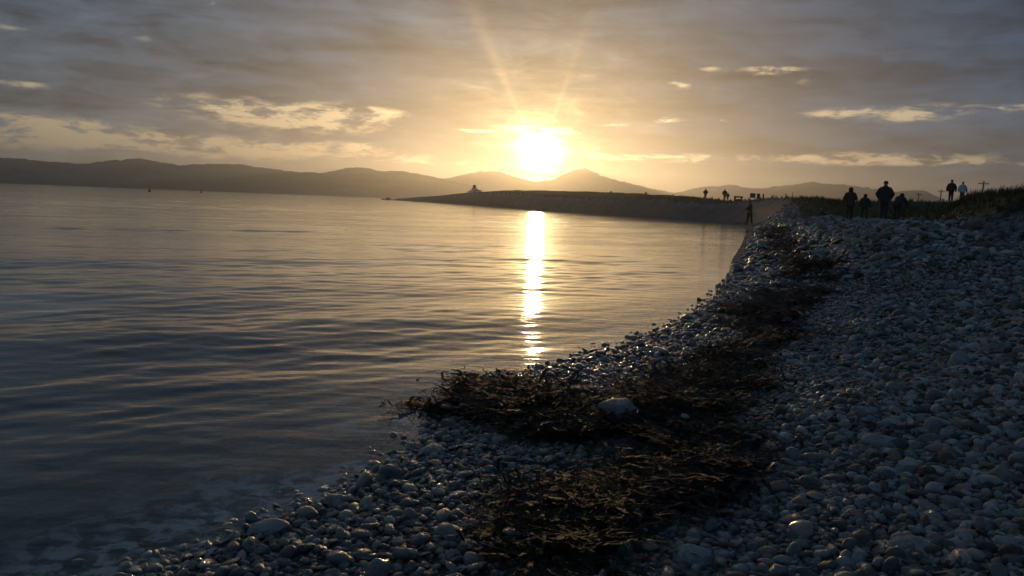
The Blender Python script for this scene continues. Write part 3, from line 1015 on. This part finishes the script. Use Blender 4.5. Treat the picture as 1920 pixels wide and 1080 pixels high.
# marker buoys out in the bay
for px, bot, top, lab in ((280, 359.2, 351.5, 'nearer marker buoy with a thin staff out on the bay'), (377, 361.2, 355.0, 'farther and smaller marker buoy with a staff on the bay')):
    p = at_level(px, bot, 0.0)
    dist = math.hypot(p[0], p[1])
    h = top_z(px, top, dist)
    root = empty('marker_buoy', (p[0], p[1], 0), lab, 'buoy', 'marker buoys in the bay', -math.atan2(p[0], p[1]))
    root.rotation_euler.y = R(5)
    bm = bm_new(); bm_lathe(bm, [(.30, -.5), (.62, -.2), (.70, .1), (.55, .35), (.30, .75), (.10, 1.05)], 18); bm_obj('float', bm, MAT_BUOY, root, True)
    bm = bm_new(); bm_rod(bm, (0, 0, 1.0), (0, 0, h), .09, .06, 8); bm_obj('staff', bm, MAT_POLE, root, True)
    bm = bm_new(); bm_lathe(bm, [(.02, 0), (.20, .04), (.02, .40)], 12, (0, 0, h - .05)); bm_obj('topmark', bm, MAT_BUOY, root, True)

# lighthouse with its annexe on the far point
LD = 390.0
base, rz = stand(888.5, LD)
root = empty('lighthouse', base, 'small pale lighthouse with a low annexe on the far point below the sun', 'lighthouse', None, rz)
u_ = LD / F_PX
htop = top_z(888.5, 347.5, LD) - base.z
s_ = htop / 20.0
root.scale = (.72, .72, 1.0)
root.location.z += .45
bm = bm_new(); bm_lathe(bm, [(2.6, -1), (2.35, 5 * s_), (1.75, 11.0 * s_), (1.55, 13.2 * s_)], 24); tower = bm_obj('tower', bm, MAT_LIME, root, True)
bm = bm_new(); bm_lathe(bm, [(1.55, 13.2 * s_), (1.95, 13.4 * s_), (1.95, 13.9 * s_), (1.2, 13.95 * s_)], 24); bm_obj('gallery', bm, MAT_LIME, root)
bm = bm_new(); bm_lathe(bm, [(1.0, 13.95 * s_), (1.0, 17.2 * s_)], 12); bm_obj('lantern', bm, MAT_GLASS, root)
bm = bm_new(); bm_lathe(bm, [(1.25, 17.2 * s_), (1.1, 18.0 * s_), (.35, 19.0 * s_), (.12, 19.2 * s_), (.06, 20.0 * s_)], 16); bm_obj('dome', bm, MAT_SLATE, root, True)
for z in (4.5, 8.5):
    bm = bm_new(); bm_box(bm, (0, -2.28 + .09 * z * .28, z * s_), (.7, .25, 1.0), None, .02); bm_obj('window', bm, MAT_GLASS, tower)
hw_ = 7.5 * s_
bm = bm_new()
bm_box(bm, (3.1, .4, hw_ / 2 - .6), (3.0, 3.6, hw_ + 1.2)); ann = bm_obj('annexe', bm, MAT_LIME, root)
bm = bm_new()
vs_ = [bm.verts.new(p) for p in ((1.2, -1.6, hw_), (4.8, -1.6, hw_ - .25), (4.8, 2.4, hw_ - .25), (1.2, 2.4, hw_), (1.2, .4, hw_ + 1.0), (4.5, .4, hw_ + .55))]
for f in ((0, 1, 5, 4), (2, 3, 4, 5), (1, 2, 5), (3, 0, 4), (3, 2, 1, 0)):
    bm.faces.new([vs_[i] for i in f])
bm_obj('roof', bm, MAT_SLATE, root)
bm = bm_new(); bm_box(bm, (3.4, -1.43, .8), (.9, .08, 1.9)); bm_obj('door', bm, MAT_DOOR, ann)
bm = bm_new(); bm_box(bm, (2.2, -1.43, 1.2), (.7, .08, .8)); bm_obj('window', bm, MAT_GLASS, ann)
# stepped buttress wall falling away from the tower
for i, (x, zt, wd) in enumerate(((-2.6, 9.6, 1.3), (-3.8, 7.2, 1.3), (-5.1, 5.0, 1.5), (-6.5, 3.4, 1.5))):
    bm = bm_new(); bm_box(bm, (x * .92, .5, zt * s_ / 2 - .6), (wd, 2.4 - i * .2, zt * s_ + 1.2), None, .12); bm_obj('buttress', bm, MAT_LIME, root)


def rock_mesh(name, seed, sub=3, flat=.6, rough=.22, planes=5):
    r_ = np.random.default_rng(seed)
    bm = bm_new()
    bmesh.ops.create_icosphere(bm, subdivisions=sub, radius=1.0)
    co = np.array([v.co[:] for v in bm.verts])
    pl = [(lambda n: n / np.linalg.norm(n))(r_.normal(size=3)) for _ in range(planes)]
    for n in pl:
        d_ = r_.uniform(.66, .92)
        ex = co @ n - d_
        co = co - np.clip(ex, 0, None)[:, None] * n * .8
    o3 = r_.uniform(0, 50, 3)
    nz = fbm(co[:, 0] * 1.1 + o3[0], co[:, 1] * 1.1 + co[:, 2] * .7 + o3[1], seed, 3) + fbm(co[:, 2] * 1.3 + o3[2], co[:, 0] * 1.3, seed + 3, 3)
    co = co * (1 + rough * nz)[:, None]
    co = co * np.array([1.0, r_.uniform(.6, .95), flat])
    co[:, 0] += .25 * r_.normal() * co[:, 1] * .6
    co -= co.mean(0)
    co /= np.abs(co[:, :2]).max()
    for v, c_ in zip(bm.verts, co):
        v.co = c_
    me = bpy.data.meshes.new(name)
    bm.to_mesh(me); bm.free()
    me.polygons.foreach_set('use_smooth', [True] * len(me.polygons))
    me.materials.append(MAT_STONE)
    return me


# rocks off the tip of the point, and two cairns on the headland
MAT_STONE_FAR = MAT_ROCK
for px, py, d, sz, lab, nm in ((718.5, 374.2, 509, 1.3, 'outermost dark rock awash off the tip of the point', 'rock'), (728, 374.6, 503, 1.8, 'dark rock just short of the outermost rock off the point', 'rock'),
                               (815, 369, 450, 1.3, 'small hump of rock on the thin end of the point', 'rock'), (863.5, 366, 410, .8, 'small boulder on the point close before the lighthouse', 'rock'),
                               (1211, 364.4, 180, .42, 'larger dark cairn with a narrow top on the headland skyline', 'cairn'), (1146, 362, 208, .36, 'smaller cairn on the headland nearer the sun', 'cairn')):
    p = at_dist(px, py, d)
    me = rock_mesh(nm, int(px), 3, .5 if nm == 'rock' else .9)
    me.materials.clear()
    o = link(nm, me, MAT_ROCK)
    z = max(h1(p[0], p[1]), -.2)
    if nm == 'cairn':
        for v in me.vertices:
            f = 1 - .75 * max(0, v.co.z)
            v.co.x *= f; v.co.y *= f; v.co.z *= 1.5
    o.location = (p[0], p[1], z + sz * .25); o.scale = (sz, sz, sz)
    o['label'] = lab; o['category'] = nm

# ------------------------------------------------------------------ seaweed cast up along the tide line
WEED_PX = [
    [(800, 1250), (860, 1090), (900, 1015), (960, 958), (1050, 912), (1140, 888), (1230, 872), (1320, 848), (1375, 800), (1425, 785), (1455, 830), (1440, 880), (1405, 930), (1310, 955), (1230, 985), (1175, 1030), (1165, 1090), (1150, 1250)],
    [(696, 768), (735, 757), (800, 756), (838, 735), (890, 717), (955, 714), (1010, 724), (1070, 738), (1125, 752), (1180, 775), (1215, 805), (1175, 828), (1090, 838), (1000, 834), (940, 815), (880, 800), (800, 790), (725, 786)],
    [(1250, 690), (1290, 665), (1400, 640), (1330, 585), (1420, 555), (1455, 540), (1420, 500), (1440, 470), (1425, 445), (1420, 428), (1500, 424), (1515, 450), (1580, 488), (1675, 512), (1600, 528), (1560, 552), (1520, 590), (1512, 640),
     (1440, 668), (1415, 700), (1440, 760), (1420, 790), (1340, 780), (1300, 725)],
    [(1215, 404), (1300, 405.5), (1370, 409), (1420, 418), (1505, 423), (1425, 431), (1405, 421), (1370, 413.5), (1300, 408.6), (1215, 406)],
    [(1130, 745), (1240, 690), (1300, 660), (1400, 640), (1440, 700), (1440, 770), (1400, 820), (1320, 850), (1250, 870), (1190, 830)],
]
WEED = []
for pp in WEED_PX:
    poly = np.array([ground(*p)[:2] for p in pp])
    WEED.append(poly)


def weed_cover(P):
    """metres inside the nearest edge of any seaweed bank, 0 outside"""
    best = np.zeros(len(P))
    for poly in WEED:
        ins = in_poly(P, poly)
        if not ins.any():
            continue
        d = np.full(len(P), 1e9)
        for i in range(len(poly)):
            dd, _ = seg_dist(P, poly[i], poly[(i + 1) % len(poly)])
            d = np.minimum(d, dd)
        best = np.maximum(best, np.where(ins, d, 0))
    return best


def weed_depth(P):
    r_ = np.hypot(P[:, 0], P[:, 1])
    wob = fbm(P[:, 0] * 2.2, P[:, 1] * 2.2, 41, 4) * .28 * np.clip(r_ / 7, .5, 3)
    d = weed_cover(P)
    d = np.where(d > 0, d + wob, 0)
    cov = np.clip(d / (.22 * np.clip(r_ / 6, .7, 4)), 0, 1)
    cov = cov * cov * (3 - 2 * cov)
    holes = np.clip((fbm(P[:, 0] * 1.3 + 5, P[:, 1] * 1.3, 47, 4) + .42) * 4.0, 0, 1)
    return cov * holes


MAT_WEED, t, b = material('brown_seaweed')
tc = t.new('ShaderNodeTexCoord').outputs['Object']
n = t.noise(tc, 9.0, 6, .65)
n2 = t.noise(tc, 45.0, 4, .6)
c = t.mix(t.step(n, .3, .7), (.006, .0036, .0018), (.021, .012, .0055))
t.put(b.inputs['Base Color'], c)
t.put(b.inputs['Roughness'], t.add(.46, t.mul(n2, .3)))
b.inputs['Specular IOR Level'].default_value = .22
t.put(b.inputs['Normal'], t.bump(t.add(n, t.mul(n2, .5)), .05, .9))
tl = t.new('ShaderNodeBsdfTranslucent'); tl.inputs['Color'].default_value = (.05, .022, .007, 1)
mx = t.new('ShaderNodeMixShader'); mx.inputs[0].default_value = .05
t.l.new(b.outputs[0], mx.inputs[1]); t.l.new(tl.outputs[0], mx.inputs[2])
t.l.new(mx.outputs[0], next(n_ for n_ in t.n if n_.type == 'OUTPUT_MATERIAL').inputs['Surface'])

X, Y, Q = fan(2.2, 230, 560, -16, 26, 420)
P = np.stack([X, Y], 1)
cv = weed_depth(P)
r_ = np.hypot(X, Y)
lump = np.clip(.35 + 1.0 * (fbm(X * 3, Y * 3, 51, 4) + .5), .1, 1.6)
Z = np.maximum(height(P), -.025) - .02 + cv * (.040 + .060 * lump) + np.clip(cv * 3, 0, 1) * fbm(X * 14, Y * 14, 55, 3) * .045
keep = (cv[Q] > .02).all(1)
used = np.unique(Q[keep]); remap = np.full(len(P), -1); remap[used] = np.arange(len(used))
weed = link('seaweed', mesh_np('seaweed', np.stack([X, Y, Z], 1)[used], remap[Q[keep]]), MAT_WEED, kind='stuff', label='dark brown seaweed thrown up in banks along the water edge')


# ------------------------------------------------------------------ geometry-node scattering for what nobody could count
def scatter(name, pts, rot, scl, idx, attrs, sources, parent=None, **props):
    """one object of kind stuff that carries instances of SOURCES on its points"""
    me = bpy.data.meshes.new(name)
    me.vertices.add(len(pts)); me.vertices.foreach_set('co', np.asarray(pts, np.float32).ravel())
    a = me.attributes.new('rot', 'FLOAT_VECTOR', 'POINT'); a.data.foreach_set('vector', np.asarray(rot, np.float32).ravel())
    a = me.attributes.new('scl', 'FLOAT_VECTOR', 'POINT'); a.data.foreach_set('vector', np.asarray(scl, np.float32).ravel())
    a = me.attributes.new('idx', 'INT', 'POINT'); a.data.foreach_set('value', np.asarray(idx, np.int32))
    for nm, arr in attrs.items():
        a = me.attributes.new(nm, 'FLOAT', 'POINT'); a.data.foreach_set('value', np.asarray(arr, np.float32))
    me.update()
    o = link(name, me, None, parent, kind='stuff', **props)
    ng = bpy.data.node_groups.new(name, 'GeometryNodeTree')
    ng.interface.new_socket('Geometry', in_out='INPUT', socket_type='NodeSocketGeometry')
    ng.interface.new_socket('Geometry', in_out='OUTPUT', socket_type='NodeSocketGeometry')
    N = ng.nodes
    gi = N.new('NodeGroupInput'); go = N.new('NodeGroupOutput')
    iop = N.new('GeometryNodeInstanceOnPoints')
    ci = N.new('GeometryNodeCollectionInfo')
    ci.inputs['Collection'].default_value = sources
    ci.inputs['Separate Children'].default_value = True
    ci.inputs['Reset Children'].default_value = True

    def na(nm, dt):
        q = N.new('GeometryNodeInputNamedAttribute'); q.data_type = dt; q.inputs['Name'].default_value = nm
        return q.outputs[0]
    L = ng.links
    L.new(gi.outputs[0], iop.inputs['Points'])
    L.new(ci.outputs[0], iop.inputs['Instance'])
    iop.inputs['Pick Instance'].default_value = True
    L.new(na('idx', 'INT'), iop.inputs['Instance Index'])
    L.new(na('rot', 'FLOAT_VECTOR'), iop.inputs['Rotation'])
    L.new(na('scl', 'FLOAT_VECTOR'), iop.inputs['Scale'])
    L.new(iop.outputs[0], go.inputs[0])
    md = o.modifiers.new('scatter', 'NODES'); md.node_group = ng
    return o


def source(name, meshes):
    c = bpy.data.collections.new(name)
    for i, me in enumerate(meshes):
        o = bpy.data.objects.new('%s_kind_%02d' % (name, i), me)
        c.objects.link(o)
    return c


# ------------------------------------------------------------------ pebbles
STONES = [rock_mesh('stone', 100 + i, 3, f_, .20, pl_) for i, (f_, pl_) in enumerate(((.62, 3), (.50, 5), (.72, 2), (.45, 4), (.60, 7), (.55, 2), (.80, 6), (.40, 3), (.66, 8), (.52, 1), (.58, 6), (.70, 4), (.30, 9), (.26, 6), (.38, 10), (.34, 12)))]
pts, sizes, shore_only = [], [], []
for r0, r1, sp, s0, s1 in ((.9, 8, .036, .022, .042), (.9, 8, .066, .040, .075), (.9, 8, .055, .045, .085), (.9, 8, .20, .075, .125), (.9, 8, .62, .11, .16),
                           (8, 18, .070, .040, .065), (8, 18, .13, .065, .11), (8, 18, .10, .06, .10), (8, 18, .45, .10, .18),
                           (18, 45, .115, .055, .090), (18, 45, .55, .09, .16), (45, 80, .35, .10, .16), (20, 80, .42, .131, .22)):
    x = np.arange(-9, 62, sp); y = np.arange(-.2, r1, sp)
    GX, GY = np.meshgrid(x, y)
    gx = GX.ravel() + rng.uniform(-.5, .5, GX.size) * sp; gy = GY.ravel() + rng.uniform(-.5, .5, GX.size) * sp
    rr = np.hypot(gx, gy); aa = np.degrees(np.arctan2(gx, gy))
    m_ = (rr > r0) & (rr <= r1) & (aa > -42) & (aa < (44 if r0 > 5 else 52))
    gx, gy = gx[m_], gy[m_]
    pts.append(np.stack([gx, gy], 1))
    shore_only.append(np.full(len(gx), s0 == .131))
    sizes.append(s0 + (s1 - s0) * rng.beta(1.4, 2.2, len(gx)))
pts = np.concatenate(pts); sizes = np.concatenate(sizes)
S = shore_dist(pts)
rr = np.hypot(*pts.T)
ok = S > np.where(rr > 7, -.03, -.16) - .35 * rng.random(len(S)) ** 3
crest_p = grass_cover(pts)
ok &= ~((crest_p > .36 + .40 * fbm(pts[:, 0] * .6, pts[:, 1] * .6, 71, 3)) & (S > 3))
ok &= ~(np.concatenate(shore_only) & (S > 2.5))
ok &= S < 24 + 8 * fbm(pts[:, 0] * .2, pts[:, 1] * .2, 73, 3)
wc = weed_depth(pts)
ok &= (wc < .25) | (rng.random(len(pts)) < .05)
pts, sizes, S, rr, wc = pts[ok], sizes[ok], S[ok], rr[ok], wc[ok]
sizes = sizes * np.exp(rng.normal(-.04, .24, len(sizes))) * np.interp(S, [-1, 1, 3, 7], [.42, .44, .52, .66])
n_ = len(pts)
sizes = sizes * np.where((rr > 17) & (S < 4.5), 1.8, 1.0)
zz = height(pts, S)
scl = np.stack([sizes * rng.uniform(.85, 1.25, n_), sizes * rng.uniform(.75, 1.05, n_), sizes * rng.uniform(.75, 1.1, n_)], 1)
pos = np.column_stack([pts, zz + sizes * rng.uniform(.05, .42, n_) + np.where(wc > .25, .05, 0)])
rot = np.stack([rng.normal(0, .32, n_), rng.normal(0, .32, n_), rng.uniform(0, 6.28, n_)], 1)
idx = rng.integers(0, len(STONES), n_)
tone = np.clip(rng.beta(2.2, 2.0, n_) * .95 + .05 * rng.normal(size=n_) + np.interp(S, [0, 2, 5, 8], [-.03, -.04, .05, .10]), .02, 1)  # paler inland: dry stone, with some glare veil put into the tone
tone = np.where(rng.random(n_) < .16, tone * .3, tone)
hue = rng.random(n_)
wet = np.clip(1.0 - (S - 1.6 - .9 * fbm(pts[:, 0] * .8, pts[:, 1] * .8, 77, 3)) / 1.3, 0, 1)
# the three hundred that show largest are pieces of their own
d3 = pos - CAM
fwd = d3 @ _f
xi = CX + F_PX * (d3 @ _r) / np.maximum(fwd, .1); yi = CY - F_PX * (d3 @ _u) / np.maximum(fwd, .1)
show = np.where((fwd > .5) & (xi > 0) & (xi < 1920) & (yi > 0) & (yi < 1080) & (zz > -.06), sizes / np.maximum(fwd, .1), 0)
big = np.zeros(n_, bool); big[np.argsort(-show)[:300]] = True
for i in np.nonzero(big)[0]:
    o = bpy.data.objects.new('stone', STONES[idx[i]])
    COL.objects.link(o)
    o.parent = beach
    o.location = pos[i]; o.rotation_euler = rot[i]; o.scale = scl[i]
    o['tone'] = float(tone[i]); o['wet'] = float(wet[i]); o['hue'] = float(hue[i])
src = source('stone_shapes', STONES)
q = ~big
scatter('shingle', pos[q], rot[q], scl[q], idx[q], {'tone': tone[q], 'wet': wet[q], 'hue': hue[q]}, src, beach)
print('stones', n_, 'largest px', show.max() * F_PX, 'cut px', show[big].min() * F_PX * 2)

# stones one would pick out first
for px, py, wpx, flat, tn_, wt_, rz, seed, lab in (
        (1160, 794, 98, .62, .42, .5, .3, 501, 'large pale boulder resting in the brown seaweed near the glitter'),
        (987, 898, 24, .80, .95, .3, .0, 502, 'small round white pebble lying on the wet stones below the seaweed tongue'),
        (1590, 523, 26, .45, .85, .1, .0, 503, 'flat white stone at the pointed tip of the long seaweed bank'),
        (1296, 1056, 88, .75, .75, .0, .5, 504, 'lumpy pale rock at the bottom edge beside the dark seaweed'),
        (1712, 1030, 92, .38, .60, .0, .12, 505, 'long narrow grey stone lying level on the dry shingle'),
        (505, 1000, 92, .50, .80, .7, -.3, 506, 'broad pale wet rock in the wash at the bottom of the water edge'),
        (632, 944, 62, .60, .78, .7, -.5, 507, 'rounded pale rock in the wash above the broad pale rock'),
        (812, 848, 64, .45, .70, .8, .5, 508, 'flat pale rock at the water edge below the tip of the seaweed tongue'),
        (1747, 808, 60, .80, .55, .0, .9, 509, 'angular tilted slab standing up among the dry pebbles'),
        (1219, 1030, 44, .70, .60, .0, .2, 510, 'squarish pinkish stone between the dark seaweed and the lumpy pale rock'),
        (1545, 860, 34, .80, .66, .0, .2, 511, 'rounded pale cobble above the dry shingle hollow'),
        (1620, 775, 60, .45, .68, .0, -.2, 512, 'broad flat grey cobble on the dry shingle')):
    p = ground(px, py)
    dist = float(np.linalg.norm(p - CAM))
    sz = wpx * dist / F_PX / 2 * .86
    o = link('rock', rock_mesh('rock', seed, 4, flat, .22, 5), MAT_STONE)
    o.location = (p[0], p[1], p[2] + sz * flat * (.78 if seed == 501 else .70 if seed == 503 else .22)); o.scale = (sz, sz, sz); o.rotation_euler = (.1, -.08, rz)
    o['tone'] = tn_ * .82; o['wet'] = wt_; o['hue'] = .9 if seed == 510 else .3
    o['label'] = lab; o['category'] = 'rock'

# a bleached stick in the seaweed
p0 = ground(1490, 592); p1 = ground(1509, 607)
bm = bm_new()
mid = (Vector(p0) + Vector(p1)) / 2 + Vector((0, 0, .10))
bm_rod(bm, Vector(p0) + Vector((0, 0, .09)), mid, .012, .016, 7); bm_rod(bm, mid, Vector(p1) + Vector((0, 0, .07)), .016, .010, 7)
o = bm_obj('driftwood_stick', bm, MAT_WOOD, None, True)
o['label'] = 'thin bent stick of driftwood lying on the seaweed bank'; o['category'] = 'driftwood'

# loose fronds on the banks of weed
def frond_mesh(seed, nrib=46):
    r_ = np.random.default_rng(seed)
    V, Fc = [], []
    for _ in range(nrib):
        p = np.array([r_.normal(0, .11), r_.normal(0, .11), r_.uniform(.0, .05)])
        a = r_.uniform(0, 6.28); w_ = r_.choice([.002, .004, .008, .012]) * r_.uniform(.7, 1.3); pitch = r_.uniform(-.2, .35)
        prev = None
        for k_ in range(8):
            tw = r_.uniform(-.25, .25)
            s_ = np.array([-math.sin(a), math.cos(a), tw]) * w_ * (1 - .5 * k_ / 8)
            V += [p - s_, p + s_]
            i = len(V)
            if prev is not None:
                Fc.append((prev[0], prev[1], i - 1, i - 2))
            prev = (i - 2, i - 1)
            a += r_.normal(0, .45); pitch = pitch * .75 - .12 + r_.normal(0, .25)
            p = p + np.array([math.cos(a) * math.cos(pitch), math.sin(a) * math.cos(pitch), math.sin(pitch)]) * .024
            p[2] = min(max(p[2], -.01), .042)
    me = mesh_np('frond', V, Fc)
    me.materials.append(MAT_WEED)
    return me


pp = []
for r0, r1, sp in ((2, 9, .11), (9, 20, .24), (20, 60, .55), (60, 110, 1.1)):
    x = np.arange(-4, 34, sp); y = np.arange(0, r1, sp)
    GX, GY = np.meshgrid(x, y)
    g = np.stack([GX.ravel(), GY.ravel()], 1) + rng.uniform(-.5, .5, (GX.size, 2)) * sp
    d = np.hypot(*g.T)
    g = g[(d > r0) & (d <= r1)]
    cvr = weed_depth(g)
    pp.append(np.column_stack([g, cvr, np.full(len(g), sp)])[cvr > .12])
pp = np.concatenate(pp)
g = pp[:, :2]
n_ = len(g)
lump = np.clip(.35 + 1.0 * (fbm(g[:, 0] * 3, g[:, 1] * 3, 51, 4) + .5), .1, 1.6)
z = np.maximum(height(g), -.025) - .022 + pp[:, 2] * (.040 + .060 * lump)
sc_ = rng.uniform(.7, 1.3, n_) * np.interp(pp[:, 3], [.11, .24, .55, 1.1], [.85, 1.2, 2.0, 3.2])
scatter('frond', np.column_stack([g, z]), np.stack([rng.normal(0, .15, n_), rng.normal(0, .15, n_), rng.uniform(0, 6.28, n_)], 1), np.stack([sc_ * 1.15, sc_ * 1.15, sc_ * rng.uniform(.35, .8, n_)], 1),
        rng.integers(0, 6, n_), {}, source('frond_shapes', [frond_mesh(700 + i) for i in range(6)]), weed)

# ------------------------------------------------------------------ grass on the banks
MAT_GRASS, t, b = material('bank_grass')
oi = t.new('ShaderNodeObjectInfo').outputs['Random']
c = t.mix(oi, (.022, .028, .010), (.070, .064, .026))
t.put(b.inputs['Base Color'], c)
b.inputs['Roughness'].default_value = .7
tl = t.new('ShaderNodeBsdfTranslucent'); t.put(tl.inputs['Color'], c)
mx = t.new('ShaderNodeMixShader'); mx.inputs[0].default_value = .3
t.l.new(b.outputs[0], mx.inputs[1]); t.l.new(tl.outputs[0], mx.inputs[2])
t.l.new(mx.outputs[0], next(n_2 for n_2 in t.n if n_2.type == 'OUTPUT_MATERIAL').inputs['Surface'])


def tuft_mesh(seed, nb=26, spread=.22):
    r_ = np.random.default_rng(seed)
    V, Fc = [], []
    for _ in range(nb):
        p = np.array([r_.normal(0, spread * .6), r_.normal(0, spread * .6), -.03])
        a = r_.uniform(0, 6.28); ln = r_.uniform(.45, 1.0); bend = r_.uniform(.1, .8)
        w_ = r_.uniform(.008, .016)
        sd = np.array([-math.sin(a), math.cos(a), 0]) * w_
        q1 = p + np.array([math.cos(a) * bend * .15, math.sin(a) * bend * .15, .55]) * ln
        q2 = p + np.array([math.cos(a) * bend * .55, math.sin(a) * bend * .55, 1 - bend * .25]) * ln
        i = len(V)
        V += [p - sd, p + sd, q1 + sd * .8, q1 - sd * .8, q2, q2]
        Fc += [(i, i + 1, i + 2, i + 3), (i + 3, i + 2, i + 4, i + 5)]
    V = np.array(V, float); V[5::6] += .004
    me = mesh_np('tuft', V, Fc)
    me.materials.append(MAT_GRASS)
    return me


TUFTS = source('tuft_shapes', [tuft_mesh(900 + i) for i in range(6)])
pp = []
for r0, r1, sp in ((14, 34, .22), (34, 80, .50), (80, 150, 1.1)):
    x = np.arange(2, 75, sp); y = np.arange(8, r1, sp)
    GX, GY = np.meshgrid(x, y)
    g = np.stack([GX.ravel(), GY.ravel()], 1) + rng.uniform(-.6, .6, (GX.size, 2)) * sp
    d = np.hypot(*g.T)
    g = g[(d > r0) & (d <= r1)]
    cr_ = grass_cover(g)
    sd = shore_dist(g)
    m_ = (cr_ > .34 + .40 * fbm(g[:, 0] * .5, g[:, 1] * .5, 71, 4)) & (sd > 3)
    pp.append(np.column_stack([g, np.full(len(g), sp), cr_])[m_])
pp = np.concatenate(pp)
g = pp[:, :2]; n_ = len(g)
sc_ = rng.uniform(.14, .30, n_) * (1 + .9 * np.clip(fbm(g[:, 0] * .35, g[:, 1] * .35, 81, 3) * 2, 0, 1)) * np.interp(pp[:, 2], [.22, .5, 1.1], [.68, 1.0, 1.2])
tl_ = np.array([at_dist(px, 370, dd_)[:2] for px, dd_ in ((1462, 99), (1490, 91), (1505, 86), (1522, 82), (1533, 78))])
for c_ in tl_:
    sc_ = sc_ * (1 + .40 * np.exp(-(np.hypot(*(g - c_).T) / .9) ** 2))
scatter('grass', np.column_stack([g, height(g)]), np.stack([rng.normal(0, .1, n_), rng.normal(0, .1, n_), rng.uniform(0, 6.28, n_)], 1), np.stack([sc_ * 1.5, sc_ * 1.5, sc_], 1),
        rng.integers(0, 6, n_), {}, TUFTS, None, label='coarse dark grass covering the banks behind the shingle')
print('weed fronds', len(pp), 'tufts', n_)
